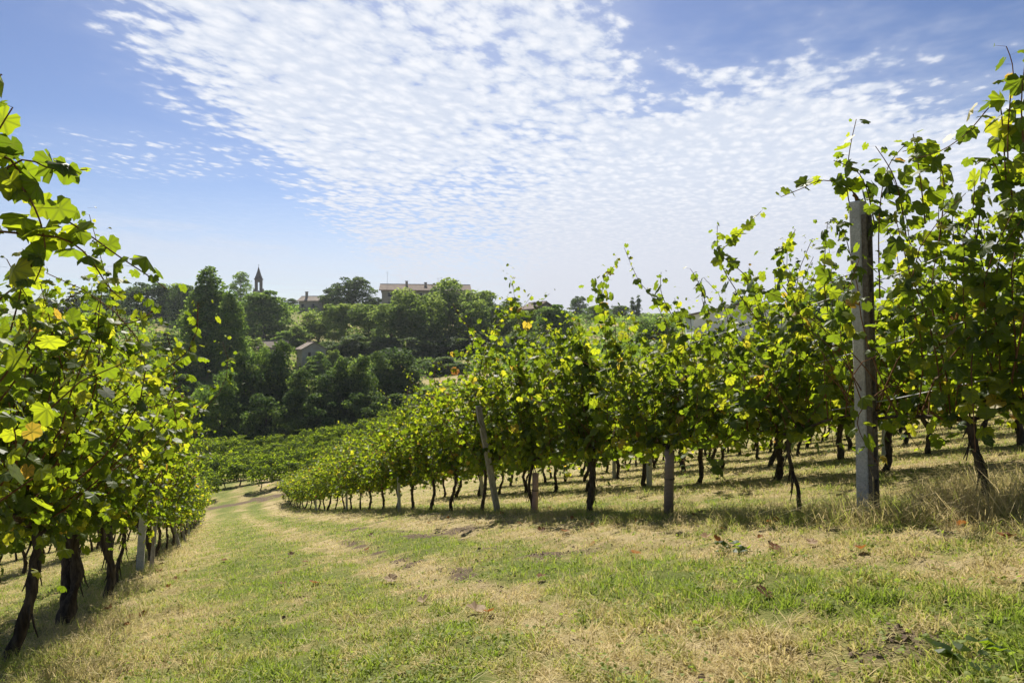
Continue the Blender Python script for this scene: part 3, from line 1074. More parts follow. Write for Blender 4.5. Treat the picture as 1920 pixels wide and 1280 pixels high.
def valley_vine(seed, half=1.5):
    """a bushy vine of the valley: leaves lie in an arched, lumpy shell about the wires, shoots trail from the top"""
    rg = np.random.default_rng(seed)
    g = Geo()
    for tx in (-0.75, 0.75):
        f = np.linspace(0, 1, 8)
        P = np.stack([tx + 0.12 * np.sin(f * 4 + tx) * (1 - f), 0.06 * np.sin(f * 5), -0.1 + 0.95 * f], 1)
        g.add(*tube(P, 0.045 * (1.1 - 0.3 * f), 6, 0.15, rg), mi=0)
    P = np.stack([np.linspace(-half, half, 8), np.zeros(8), 0.85 + 0.03 * rg.standard_normal(8)], 1)
    g.add(*tube(P, 0.028, 5), mi=0)
    for tx in (-0.75, 0.75):
        g.add(*tube([(tx, 0, 0.83), (tx + .02, 0, 1.3), (tx - .03, 0.02, 1.7)], [0.02, 0.014, 0.006], 4), mi=1)
    n = 1150
    x = rg.uniform(-half - 0.15, half + 0.15, n)
    a = rg.uniform(-0.30, math.pi + 0.30, n)
    lump = 1 + 0.22 * np.sin(x * 2.9 + seed) + 0.14 * np.sin(x * 6.1 + seed * 2.3) + rg.normal(0, 0.07, n)
    shell = np.where(rg.random(n) < 0.8, rg.uniform(0.86, 1.06, n), rg.uniform(0.4, 1.0, n)) * lump
    y = np.cos(a) * 0.52 * shell
    z = 1.18 + np.sin(a) * 0.72 * shell
    z = np.where(np.sin(a) < 0.1, z - rg.uniform(0, 0.35, n), z)
    nn = np.stack([rg.normal(0, 0.35, n), np.cos(a) + rg.normal(0, 0.3, n), np.maximum(np.sin(a), 0.1) * 1.2 + rg.normal(0, 0.3, n)], 1)
    td = np.stack([rg.normal(0, 0.6, n), np.cos(a) * 0.8, -0.5 + rg.normal(0, 0.3, n)], 1)
    L = [(np.stack([x, y, z], 1), td, nn, 0.135 * rg.uniform(0.7, 1.25, n), np.stack([x, y, z], 1))]
    for k in range(7):
        x0 = rg.uniform(-half, half)
        sd = rg.choice([-1, 1])
        S = resample([(x0, 0, 1.75), (x0 + rg.normal(0, .2), sd * .12, 2.05), (x0 + rg.normal(0, .35), sd * .35, 2.2), (x0 + rg.normal(0, .45), sd * rg.uniform(.5, .9), 2.05)], 0.09)
        g.add(*tube(S, 0.005, 3, cap=False), mi=1)
        leaves_on_cane(rg, S, 0.11, L)
    A = [np.concatenate([q[i] for q in L]) for i in range(4)]
    V, T, tint = scatter_leaves(*A, np.clip(rg.normal(0.42, 0.2, len(A[0])), 0, 0.8), LEAF_LO)
    return g.mesh('trunk', [M_BARK, M_CANE], smooth=True), mesh_np('crown', V, T, [M_VALLEY], attrs={'tint': tint})


val_v = [valley_vine(400 + i) for i in range(4)]
cnt = 0
front = None
for a in range(-2, 22):
    for b in range(-14, 24):
        q = np.array(pt(470, 900, 56)[:2]) + fn * (4.3 * a - 4.0) + fe * (2.75 * b)
        x, y = q + np.array([0.0, 0.3 * ((b * 7 + a * 3) % 5 - 2) / 5])
        px = 960 + F * x / y
        if not (315 < px < 800 and 47 < y < 90):
            continue
        z = gz(x, y)
        pyg = 640 - F * z / y
        if pyg > 952 or pyg < 790 or rowp(x, y) < 4.5 and y < 52:
            continue
        if np.linalg.norm(q - np.array(_SA)) < 2.2:
            continue
        # keep off the wooded edge
        if y > 80 + (px - 370) * 0.02:
            continue
        o = shared(val_v, a * 5 + b, x, y, 0.64 + 0.40 * vnoise(x * .35, y * .35, 4), ang=FA + (math.pi if (a + b) % 2 and False else 0))
        o.scale.x = 1.0
        tag(o, 'bushy grapevine in the sunlit vineyard on the valley floor below the dark trees', 'grapevine', 'grapevines of the valley floor vineyard')
        cnt += 1
print('valley vines', cnt, 'all', len([o for o in bpy.data.objects if o.name.startswith('grapevine')]))

# ------------------------------------------------------------------ posts, guards and wires


def square_post(name, x, y, h, w, m, label, group=None, lean=(0, 0), slots=False, cat='post', rz=None):
    o = empty(name, (x, y, gz(x, y)), ROWANG - math.pi / 2 if rz is None else rz)
    o.rotation_euler = (lean[1], lean[0], o.rotation_euler[2])
    bm = bmesh.new()
    bmesh.ops.create_cube(bm, size=1)
    for v_ in bm.verts:
        v_.co.x *= w
        v_.co.y *= w * 0.9
        v_.co.z = (v_.co.z + 0.5) * (h + 0.3) - 0.3
        if v_.co.z > 1:
            v_.co.x *= 0.93
            v_.co.y *= 0.93
    bmesh.ops.subdivide_edges(bm, edges=[e for e in bm.edges if abs(e.verts[0].co.z - e.verts[1].co.z) > 1], cuts=9)
    rr = random.Random(int(x * 100))
    for v_ in bm.verts:
        v_.co.x += rr.uniform(-1, 1) * 0.0025
        v_.co.y += rr.uniform(-1, 1) * 0.0025
    bmesh.ops.bevel(bm, geom=[e for e in bm.edges if len(e.link_faces) == 2 and e.calc_face_angle(0) > 0.8], offset=w * 0.07, segments=1, affect='EDGES')
    me = bpy.data.meshes.new('post_body')
    bm.to_mesh(me)
    bm.free()
    me.materials.append(m)
    link('post_body', me, o)
    tag(o, label, cat, group)
    return o


# the big concrete post: pale flat-sided body, and a darker slotted rail on the side that faces the camera
bx, by = row1_x(5.3), 5.3
o = square_post('concrete_post', bx, by, 2.42, 0.105, M_CONC, 'tall pale concrete post with a dark slotted side, standing in the right row', lean=(R(-3.2), 0), rz=ROWANG - math.pi / 2 + R(13))
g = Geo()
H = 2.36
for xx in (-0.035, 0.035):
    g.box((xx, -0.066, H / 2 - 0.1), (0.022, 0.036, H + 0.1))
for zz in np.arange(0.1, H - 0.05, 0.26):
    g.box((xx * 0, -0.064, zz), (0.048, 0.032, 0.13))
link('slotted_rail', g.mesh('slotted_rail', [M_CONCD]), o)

o = square_post('wooden_post', row1_x(12.3), 12.3, 1.95, 0.10, M_WOOD, 'grey weathered wooden post leaning left in the right row', lean=(R(-11), 0))
o = square_post('wooden_post', row1_x(12.55) + 0.1, 12.55, 1.5, 0.09, M_STAKE, 'short brown stake just behind the leaning grey post', lean=(R(-9), 0))
k = 0
for y, h, w, m, lb in [(18.6, 2.0, 0.075, M_CONC, 'thin pale concrete post, second beyond the leaning grey post in the right row'),
                       (26.2, 2.0, 0.08, M_CONC, 'pale concrete post far down the right row, third beyond the leaning one'),
                       (34.5, 2.0, 0.08, M_CONC, 'small distant concrete post near the end of the right row')]:
    square_post('concrete_post', row1_x(y) - 0.1, y, h, w, m, lb, 'posts in the row right of the track', lean=(R(-1.5), 0))
for y, kk, lb in [(12.8, 1, 'pale concrete post in the second row, behind the brown mesh trunk guard'),
                  (21.0, 1, 'pale concrete post far along the second right row, between vine trunks'),
                  (11.4, 2, 'concrete post in the third right row, left of the tall post'),
                  (19.2, 2, 'concrete post far along the third right row')]:
    square_post('concrete_post', row1_x(y) + 3.05 * kk, y, 2.0, 0.085, M_CONC, lb, 'posts in the rows behind on the right', lean=(R(random.uniform(-2, 2)), 0))
for y, dxx, h, w, m, ln, lb in [(10.2, 0.05, 1.7, 0.10, M_CONC, 3, 'broad pale concrete post left of the track, left one of a pair'),
                                (10.45, 0.20, 1.4, 0.06, M_WOOD, 4, 'thinner grey stake left of the track, right one of a pair'),
                                (17.0, 0.25, 1.9, 0.07, M_WOOD, -13, 'long grey stake leaning left at the edge of the left row'),
                                (19.2, 0.30, 1.8, 0.06, M_WOOD, -12, 'second leaning grey stake at the edge of the left row, farther downhill'),
                                (24.0, 0.2, 1.8, 0.07, M_CONC, -4, 'distant pale post near the lower end of the left row')]:
    square_post('concrete_post' if m is M_CONC else 'wooden_stake', left_x(y) + dxx, y, h, w, m, lb, 'posts in the row left of the track', lean=(R(ln), 0))


def guard(name, x, y, h, r, m, label):
    o = empty(name, (x, y, gz(x, y)))
    P = np.array([(0.0, 0, -0.05), (0.004, 0, h * .33), (0.01, 0.004, h * .66), (0.012, 0, h)])
    V, T = tube(P, [r, r * 1.03, r * 0.98, r * 1.05], 14, cap=False)
    me = mesh_np('sleeve', V, T, [m], smooth=True)
    ob = link('sleeve', me, o)
    md = ob.modifiers.new('thick', 'SOLIDIFY')
    md.thickness = 0.004
    V, T = tube(np.array([(0.0, 0, h * .55), (0.0, 0, h * .58)]) + np.array([0.01, 0, 0]), [r * 1.12] * 2, 14, cap=False)
    link('tie_band', mesh_np('tie_band', V, T, [M_STAKE], smooth=True), o)
    tag(o, label, 'trunk guard')
    return o


guard('trunk_guard', row1_x(7.6) - 0.03, 7.55, 0.72, 0.052, M_NET, 'tall brown mesh trunk guard round a young vine stem')
guard('trunk_guard', row1_x(10.9) + 0.02, 10.9, 0.62, 0.05, M_PINK, 'faded pink trunk guard beside the leaning grey post')


def wire(xf, y0, y1, h, label, group):
    ys = np.linspace(y0, y1, 60)
    xs = xf(ys)
    zs = terrain(xs, ys) + h + 0.02 * np.sin(ys * 2.0)
    V, T = tube(np.stack([xs, ys, zs], 1), 0.0036, 4)
    tag(link('trellis_wire', mesh_np('trellis_wire', V, T, [M_METAL])), label, 'wire', group)


for h, nm in ((0.83, 'lowest'), (1.25, 'middle'), (1.75, 'top')):
    wire(row1_x, 3.6, 46, h, f'{nm} trellis wire strung along the row right of the track', 'trellis wires on the right')
    wire(left_x, 2.4, 40, h, f'{nm} trellis wire strung along the row left of the track', 'trellis wires on the left')
wire(lambda y: row1_x(y) + 3.05, 6.5, 24, 0.83, 'low trellis wire along the second vine row on the right', 'trellis wires on the right')


# ------------------------------------------------------------------ grass (stuff)
def blades(name, P, h, w, tint, rg, label, lean=0.5, droop=0.35):
    n = len(P)
    a = rg.uniform(0, 2 * math.pi, n)
    l = rg.uniform(0.1, 1.0, n) * lean
    d = np.stack([np.cos(a) * l, np.sin(a) * l, np.ones(n)], 1)
    d = norm(d)
    fa = rg.uniform(0, 2 * math.pi, n)
    s = np.stack([np.cos(fa), np.sin(fa), np.zeros(n)], 1) * w[:, None] * 0.5
    mid = P + d * (h * 0.55)[:, None]
    tip = mid + norm(d + np.stack([np.cos(a), np.sin(a), -np.ones(n)], 1) * (droop * rg.uniform(0.2, 1.6, n))[:, None]) * (h * 0.5)[:, None]
    V = np.stack([P - s, P + s, mid + s * 0.75, mid - s * 0.75, tip], 1).reshape(-1, 3)
    k = (np.arange(n) * 5)[:, None, None]
    T = (np.array([(0, 1, 2), (0, 2, 3), (3, 2, 4)])[None] + k).reshape(-1, 3)
    me = mesh_np(name, V, T, [M_GRASS], attrs={'tint': np.repeat(tint, 5)})
    o = link(name, me)
    tag(o, label, 'grass', kind='stuff')
    return o


rg = np.random.default_rng(5)


def field_points(n, y0, y1, spread=1.05, pw=0.0):
    Y = np.exp(rg.uniform(math.log(y0), math.log(y1), n))
    X = rg.uniform(-spread, spread, n) * Y
    return X, Y


# short mown grass, denser near the camera
X, Y = field_points(480000, 1.3, 55)
dry, soil = ground_dry(X, Y)
p = rowp(X, Y)
clump = 0.5 * fbm(X * 5, Y * 5, 91, 2) + 0.5 * vnoise(X * 13, Y * 13, 19)
keep = (rg.random(len(X)) < (1 - 0.9 * soil) * np.clip((clump - 0.30) * 3.4, 0.06, 1))
X, Y, dry, p, clump = X[keep], Y[keep], dry[keep], p[keep], clump[keep]
Z = ground_z(X, Y)
under = np.maximum(bump_(p, 0.0, 0.45), bump_(p, 5.75, 0.5))
under = np.maximum(under, np.where(p < -1, 0.35, 0))
under = np.maximum(under, np.where(p > 6.5, 0.3, 0))
h = (0.018 + 0.055 * rg.random(len(X)) * np.clip((clump - 0.32) * 3.4, 0.06, 1.7) + 0.02 * (1 - dry)) * (1 + 1.0 * under * rg.random(len(X)) * clump * 1.6)
w = np.maximum(0.004 + 0.003 * rg.random(len(X)), Y * 0.0009) * np.where(h > 0.1, 0.9, 1)
t = np.clip(dry * 0.95 + rg.normal(0, 0.24, len(X)) + 0.15 * under + 0.55 * (vnoise(X * 9, Y * 9, 123) - 0.5), 0, 1)
blades('grass', np.stack([X, Y, Z - 0.005], 1), h, w, t, rg, 'short mown grass, green and straw coloured, over the track and rows', lean=1.1, droop=0.6)

# clover and other small broad-leaved weeds among the grass
X, Y = field_points(40000, 1.3, 16)
dry, soil = ground_dry(X, Y)
cv = fbm(X * 2.0, Y * 2.0, 222, 3)
keep = (cv > 0.50) & (rg.random(len(X)) < 1.0 - dry * 0.7)
X, Y = X[keep], Y[keep]
n = len(X)
V, T, A = scatter_leaves(np.stack([X, Y, ground_z(X, Y) + rg.uniform(0.01, 0.05, n)], 1), rg.normal(0, 1, (n, 3)) * np.array([1, 1, 0.3]), rg.normal(0, 0.35, (n, 3)) + np.array([0, 0, 1.0]), rg.uniform(0.008, 0.020, n), np.clip(rg.normal(0.12, 0.12, n), 0, 0.7), LEAF_LO)
tag(link('clover', mesh_np('clover', V, T, [M_GRASS], attrs={'tint': A})), 'small broad leaved weeds and clover in the mown grass', 'clover', kind='stuff')

# clods of dry earth along the worn streak and at the foot of the right row
X, Y = field_points(60000, 1.5, 14)
dry, soil = ground_dry(X, Y)
keep = rg.random(len(X)) < soil * 0.40 + 0.006
X, Y = X[keep], Y[keep]
n = len(X)
oc = np.array([(1, 0, 0), (0, 1, 0), (-1, 0, 0), (0, -1, 0), (0, 0, .8), (0, 0, -.6), (.6, .6, .35), (-.6, .5, .3)])
of = np.array([(0, 6, 4), (6, 1, 4), (1, 7, 4), (7, 2, 4), (2, 3, 4), (3, 0, 4), (0, 1, 6), (1, 2, 7)])
sz = 0.004 + 0.013 * rg.random(n) ** 2
V = np.stack([X, Y, ground_z(X, Y) + 0.004], 1)[:, None, :] + (oc[None] + rg.normal(0, .22, (n, 8, 3))) * sz[:, None, None]
T = (of[None] + (np.arange(n) * 8)[:, None, None]).reshape(-1, 3)
tag(link('soil', mesh_np('soil', V.reshape(-1, 3), T, [M_CLOD])), 'loose brown clods of earth on the worn streak of the track', 'soil', kind='stuff')

# dead straw lying flat between the living blades
X, Y = field_points(150000, 1.3, 30)
dry, soil = ground_dry(X, Y)
keep = rg.random(len(X)) < np.clip(dry * 1.3 - 0.25, 0.08, 1) * (1 - soil)
X, Y = X[keep], Y[keep]
n = len(X)
blades('straw', np.stack([X, Y, ground_z(X, Y) + 0.012 * rg.random(n)], 1), rg.uniform(0.04, 0.13, n), np.maximum(0.0035, Y * 0.0007), np.clip(rg.normal(0.85, 0.15, n), 0, 1), rg, 'dead straw lying flat on the mown grass', lean=7.0, droop=0.25)

# long dry grass under the rows
pts = []
for xf, y0, y1, n, sd, off in ((row1_x, 3.2, 48, 15000, 0.30, -0.05), (left_x, 2.6, 40, 9000, 0.32, 0.15)):
    yy = np.exp(rg.uniform(math.log(y0), math.log(y1), n))
    xx = xf(yy) + rg.normal(off, sd, n)
    pts.append(np.stack([xx, yy], 1))
# tangle round the tall post, and tufts on the right
for cx, cy_, n, sd in ((2.9, 5.15, 5500, 0.32), (3.35, 4.7, 6500, 0.38), (2.2, 5.75, 1600, 0.25), (1.35, 7.6, 1500, 0.3), (3.7, 4.3, 2500, 0.35), (0.55, 9.5, 900, 0.3), (-2.75, 3.9, 2600, 0.22), (-2.55, 4.4, 1600, 0.25), (-2.6, 3.3, 2200, 0.25)):
    pts.append(rg.normal(0, sd, (n, 2)) + np.array([cx, cy_]))
# scattered dry tufts on the track
ty_ = np.exp(rg.uniform(math.log(2.2), math.log(22), 420))
tx_ = rg.uniform(-0.95, 0.75, 420) * ty_
tp_ = rowp(tx_, ty_)
kk = (tp_ > 0.1) & (tp_ < 6.2) & (rg.random(420) < 0.35 + 0.65 * (bump_(tp_, 1.0, .8) + bump_(tp_, 5.3, .6)))
for cx, cy_ in zip(tx_[kk], ty_[kk]):
    pts.append(rg.normal(0, 0.045, (rg.integers(12, 45), 2)) + np.array([cx, cy_]))
pts = np.concatenate(pts)
X, Y = pts[:, 0], pts[:, 1]
cl = fbm(X * 2.2, Y * 2.2, 55, 3)
keep = rg.random(len(X)) < np.clip((cl - 0.36) * 4.5, 0.03, 1)
X, Y, cl = X[keep], Y[keep], cl[keep]
h = rg.uniform(0.07, 0.20, len(X)) * (0.55 + cl)
_p = rowp(X, Y)
h = np.where((_p > 0.9) & (_p < 5.1), h * 0.5, h)
h = np.where(np.hypot(X - 3.15, Y - 4.85) < 1.0, h * rg.uniform(1.0, 2.6, len(X)), h)
w = np.maximum(0.004, Y * 0.0006)
t = np.clip(0.76 + rg.normal(0, 0.22, len(X)) - 0.4 * ((fbm(X * 1.1, Y * 1.1, 8) > 0.56) & (np.hypot(X - 3.15, Y - 4.85) > 0.8)) + 0.1 * (np.hypot(X - 3.15, Y - 4.85) < 1), 0, 1)
blades('dry_grass', np.stack([X, Y, ground_z(X, Y) - 0.01], 1), h, w, t, rg, 'long dry grass tangled along the foot of the vine rows', lean=1.5, droop=1.2)


# ------------------------------------------------------------------ fallen leaves
def fallen(px, py, size, tint, label, flat=0.35, seed=0):
    x, y, z = hit(px, py)
    V0, T0 = LEAF_HI
    V = V0.copy()
    r = np.random.default_rng(seed)
    V[:, 2] = r.uniform(0.15, 0.55) * np.abs(V[:, 0]) ** 1.4 + flat * (V[:, 1] - 0.4) ** 2 + r.normal(0, 0.05, len(V))
    V *= size * 0.72
    me = mesh_np('fallen_leaf', V, T0, [M_FALLEN], attrs={'tint': np.clip(tint + r.normal(0, 0.08, len(V)), 0, 1)})
    o = link('fallen_leaf', me)
    o.location = (x, y, z + 0.022)
    o.rotation_euler = (r.uniform(-0.35, 0.35), r.uniform(-0.35, 0.35), r.uniform(0, 6.28))
    tag(o, label, 'leaf', 'fallen vine leaves on the grass')


FL = [(588, 1098, 0.085, 0.5, 'orange fallen leaf standing up on the green grass of the track'),
      (530, 1098, 0.06, 0.3, 'small reddish fallen leaf just left of the orange upright leaf'),
      (521, 1078, 0.05, 0.1, 'dark brown curled leaf behind the small reddish leaf on the track'),
      (890, 1152, 0.10, 0.95, 'pale curled fallen leaf lying in the middle of the track'),
      (915, 1156, 0.06, 0.4, 'brown leaf touching the pale curled leaf in the middle of the track'),
      (793, 1132, 0.06, 1.0, 'bleached crumpled leaf between the orange leaf and the curled pair'),
      (735, 1092, 0.09, 0.95, 'long pale dry leaf lying on the straw coloured wheel track'),
      (1060, 1001, 0.09, 0.45, 'orange brown leaf in the shade at the foot of the right row'),
      (1015, 996, 0.08, 0.2, 'dark red leaf in the shade left of the orange brown one'),
      (1345, 1020, 0.08, 0.45, 'rust coloured leaf on a green weed clump in front of the right row'),
      (1325, 1012, 0.07, 0.8, 'tan leaf behind the rust coloured leaf by the weed clump'),
      (1450, 1035, 0.07, 0.25, 'brown curled leaf right of the weed clump, before the right row'),
      (1520, 1025, 0.06, 0.9, 'pale leaf on the grass left of the tall post foot'),
      (1615, 1035, 0.06, 0.4, 'brown leaf on the grass below the tall concrete post'),
      (1888, 1015, 0.08, 0.5, 'orange leaf on the grass at the right picture edge'),
      (1190, 1045, 0.08, 0.7, 'tan crumpled leaf on the grass before the thick dark trunk'),
      (697, 1005, 0.09, 0.05, 'dark leaf lying on the far green strip of the track'),
      (690, 1035, 0.07, 0.35, 'brown leaf on the straw strip beyond the pale dry leaf'),
      (545, 1042, 0.08, 0.08, 'dark clump leaf on the far left part of the track'),
      (572, 1058, 0.06, 0.3, 'brown leaf farther up the track behind the orange upright leaf'),
      (1430, 1122, 0.07, 0.2, 'brown leaf lying in the grass at the right of the track'),
      (1015, 1090, 0.05, 0.25, 'little brown leaf on the straw in the track centre'),
      (420, 1055, 0.07, 0.35, 'rusty leaf in the dry grass along the left row'),
      (330, 1090, 0.07, 0.6, 'tan leaf in the dry grass beside the left row, nearer')]
for i, a in enumerate(FL):
    fallen(*a, seed=i)


# small litter leaves blown under the two rows
_r = np.random.default_rng(99)
for k in range(46):
    right_ = k % 3 != 0
    yy = math.exp(_r.uniform(math.log(3.6 if right_ else 3.0), math.log(13)))
    xx = (row1_x(yy) + _r.normal(-0.45, 0.45)) if right_ else (left_x(yy) + _r.normal(0.35, 0.3))
    V0, T0 = LEAF_HI
    V = V0 * _r.uniform(0.03, 0.06)
    V[:, 2] = np.abs(V[:, 0]) * _r.uniform(0.1, 0.9) + _r.normal(0, 0.004, len(V))
    o = link('fallen_leaf', mesh_np('fallen_leaf', V, T0, [M_FALLEN], attrs={'tint': np.clip(_r.uniform(0, 0.95) + _r.normal(0, 0.06, len(V)), 0, 1)}))
    o.location = (xx, yy, gz(xx, yy) + 0.02)
    o.rotation_euler = (_r.uniform(-.6, .6), _r.uniform(-.6, .6), _r.uniform(0, 6.28))
    sd = 'right' if right_ else 'left'
    tag(o, f'small dry brown leaf in the litter at the foot of the {sd} row', 'leaf', f'leaf litter under the {sd} row')


# low broad-leaved weed
def weed(px, py, n, size, label):
    x, y, z = hit(px, py)
    r = np.random.default_rng(int(px))
    o = empty('weed', (x, y, z))
    a = r.uniform(0, 6.28, n)
    rad = r.uniform(0.01, 0.12, n)
    P = np.stack([np.cos(a) * rad, np.sin(a) * rad, r.uniform(0.01, 0.07, n)], 1)
    t_ = np.stack([np.cos(a), np.sin(a), r.uniform(-0.1, 0.7, n)], 1)
    nn = np.stack([-np.cos(a) * .4, -np.sin(a) * .4, np.ones(n)], 1) + r.normal(0, .2, (n, 3))
    V, T, A = scatter_leaves(P, t_, nn, r.uniform(.6, 1.3, n) * size, r.uniform(0.0, 0.4, n), LEAF_LO)
    link('foliage', mesh_np('foliage', V, T, [M_VINE], attrs={'tint': A}), o)
    tag(o, label, 'weed')


weed(1372, 1034, 26, 0.05, 'dark green leafy weed clump on the grass before the right row')
weed(1850, 1255, 22, 0.04, 'low green weed in the grass at the lower right corner')


# ------------------------------------------------------------------ trees
def tree_meshes(seed, h=10.0, w=7.0, z0=0.15, prof='round', nclu=34, cr=0.16, leaves=150, ls=0.30, m=None, trunk_r=0.16, flat=0.75, limbs=14, bare=False, shell=0.55):
    rg = np.random.default_rng(seed)
    C = []
    while len(C) < nclu:
        f = rg.uniform(0, 1)
        z = z0 + (1 - z0) * f
        if prof == 'round':
            rr = math.sqrt(max(0.03, 1 - (2 * f - 0.85) ** 2 / 1.35))
        elif prof == 'column':
            rr = min(1.0, 0.55 + 1.1 * f) * (1 - max(0, f - 0.40) ** 1.3 * 1.80)
        elif prof == 'cone':
            rr = 1.05 * (1 - f) + 0.05
        elif prof == 'dome':
            rr = math.sqrt(max(0.02, 1 - f ** 2.2))
        elif prof == 'umbrella':
            rr = math.sqrt(max(0.05, 1 - (2 * f - 0.6) ** 2 / 2.2))
        elif prof == 'vase':
            rr = 0.45 + 0.65 * f - max(0, f - 0.7) * 1.8
        if rg.random() > rr ** 1.2 + 0.1:
            continue
        a = rg.uniform(0, 2 * math.pi)
        d = rr * (rg.uniform(shell, 1) if rg.random() < 0.8 else rg.uniform(0, shell))
        k = (0.72 + 0.5 * rg.random())
        C.append((math.cos(a) * d * w / 2 * 0.86, math.sin(a) * d * w / 2 * 0.86, z * h - cr * h * 0.35 * f, k * cr * h * (1.15 - 0.45 * f)))
    C = np.array(C)
    g = Geo()
    # trunk and limbs
    top = C[:, 2].max()
    n = 8
    f = np.linspace(0, 1, n)
    P = np.stack([rg.normal(0, 0.015, n).cumsum() * h * 0.4, rg.normal(0, 0.015, n).cumsum() * h * 0.4, -0.3 + f * (top * 0.86 + 0.3)], 1)
    g.add(*tube(P, trunk_r * (1.1 - 0.9 * f) * h / 10, 7, 0.12, rg), mi=0)
    for c in C[rg.permutation(len(C))[:limbs]]:
        zb = max(0.06 * h, c[2] - rg.uniform(0.12, 0.35) * h)
        i = int(np.clip((zb + 0.3) / (top * 0.86 + 0.3) * (n - 1), 0, n - 1))
        b = P[i]
        mid = b + (c[:3] - b) * 0.5 + np.array([0, 0, 0.06 * h])
        g.add(*tube(resample([b, mid, c[:3]], 0.05 * h), np.linspace(trunk_r * 0.45, trunk_r * 0.12, len(resample([b, mid, c[:3]], 0.05 * h))) * h / 10, 5, cap=False), mi=0)
    # leaf sprays
    Ls = []
    for cx, cy_, cz, r in C:
        k = int(0.75 * leaves * rg.uniform(0.7, 1.3))
        d = norm(rg.normal(0, 1, (k, 3)))
        d[:, 2] = np.where(rg.random(k) < 0.75, np.abs(d[:, 2]), d[:, 2])
        rad = r * np.where(rg.random(k) < 0.8, rg.uniform(0.78, 1.12, k), rg.uniform(0.2, 1.35, k))
        p_ = np.array([cx, cy_, cz]) + d * rad[:, None] * np.array([1, 1, flat])
        nn = d + rg.normal(0, 0.75, (k, 3)) + np.array([0, 0, 0.35])
        td = rg.normal(0, 1, (k, 3)) + np.array([0, 0, -0.3])
        Ls.append((p_, td, nn, 1.35 * ls * rg.uniform(0.45, 1.25, k), np.clip(rg.normal(0.45, 0.2, k) + rg.normal(0, 0.2), 0, 1)))
    A = [np.concatenate([q[i] for q in Ls]) for i in range(5)]
    A[0][:, 2] = np.maximum(A[0][:, 2], 0.0)
    V, T, tint = scatter_leaves(*A, LEAF_QUAD)
    return g.mesh('trunk', [M_TRUNK], smooth=True), mesh_np('crown', V, T, [m], attrs={'tint': tint})


PROTO = {
    'round': [tree_meshes(500 + i, 10, 8, 0.06, 'round', 60, 0.15, 210, 0.30, M_TREE, 0.2) for i in range(3)],
    'oak': [tree_meshes(520 + i, 10, 9, 0.06, 'round', 56, 0.15, 200, 0.28, M_DARK, 0.24, shell=0.65) for i in range(2)],
    'locust': [tree_meshes(540 + i, 12, 8, 0.10, 'vase', 64, 0.115, 150, 0.30, M_LOCUST, 0.14, 0.8, limbs=26) for i in range(3)],
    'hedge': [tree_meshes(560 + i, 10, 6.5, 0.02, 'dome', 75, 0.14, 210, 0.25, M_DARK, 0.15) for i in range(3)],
    'feather': [tree_meshes(570 + i, 10, 7, 0.02, 'dome', 75, 0.13, 190, 0.22, M_TREE, 0.13, 0.6) for i in range(2)],
    'poplar': [tree_meshes(580 + i, 18, 6.2, 0.03, 'column', 150, 0.075, 150, 0.30, M_TREE, 0.13, 1.5, limbs=24) for i in range(2)],
    'conifer': [tree_meshes(600 + i, 12, 6, 0.10, 'cone', 50, 0.10, 150, 0.30, M_DARK, 0.15, 0.45) for i in range(1)],
    'cypress': [tree_meshes(610, 12, 2.4, 0.04, 'column', 40, 0.06, 110, 0.26, M_DARK, 0.1, 1.6)],
    'umbrella': [tree_meshes(620, 9, 10, 0.5, 'umbrella', 50, 0.13, 170, 0.26, M_DARK, 0.2, 0.6)],
    'airy': [tree_meshes(630 + i, 12, 6, 0.22, 'round', 44, 0.10, 110, 0.28, M_TREE, 0.12, limbs=24) for i in range(2)],
    'bush': [tree_meshes(650 + i, 4, 5.5, 0.0, 'dome', 44, 0.18, 200, 0.22, M_TREE, 0.1) for i in range(3)],
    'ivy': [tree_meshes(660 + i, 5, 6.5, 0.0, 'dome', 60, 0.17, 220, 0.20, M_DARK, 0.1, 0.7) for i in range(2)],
    'olive': [tree_meshes(670 + i, 4.5, 5.5, 0.0, 'dome', 44, 0.16, 170, 0.21, M_LOCUST, 0.1) for i in range(2)],
    'dry': [tree_meshes(680, 3, 4.2, 0.0, 'dome', 34, 0.19, 190, 0.14, M_DRYBUSH, 0.05)],
    'red': [tree_meshes(690, 3, 2.6, 0.0, 'dome', 20, 0.16, 80, 0.16, M_REDBUSH, 0.05)],
}
DIM = {'round': (10, 8), 'oak': (10, 9), 'locust': (12, 8), 'hedge': (10, 6.5), 'feather': (10, 7), 'poplar': (18, 6.2), 'conifer': (12, 6), 'cypress': (12, 2.4), 'umbrella': (9, 10),
       'airy': (12, 6), 'bush': (4, 5.5), 'ivy': (5, 6.5), 'olive': (4.5, 5.5), 'dry': (3, 4.2), 'red': (3, 2.6)}
OBJN = {'round': ('broadleaf_tree', 'tree'), 'oak': ('oak_tree', 'tree'), 'locust': ('locust_tree', 'tree'), 'hedge': ('dense_tree', 'tree'), 'feather': ('feathery_tree', 'tree'), 'poplar': ('poplar_tree', 'tree'),
        'conifer': ('conifer_tree', 'tree'), 'cypress': ('cypress_tree', 'tree'), 'umbrella': ('umbrella_pine', 'tree'), 'airy': ('slender_tree', 'tree'), 'bush': ('leafy_bush', 'bush'), 'ivy': ('ivy_bush', 'bush'),
        'olive': ('pale_bush', 'bush'), 'dry': ('dry_bush', 'bush'), 'red': ('red_bush', 'bush')}

tn = [0]


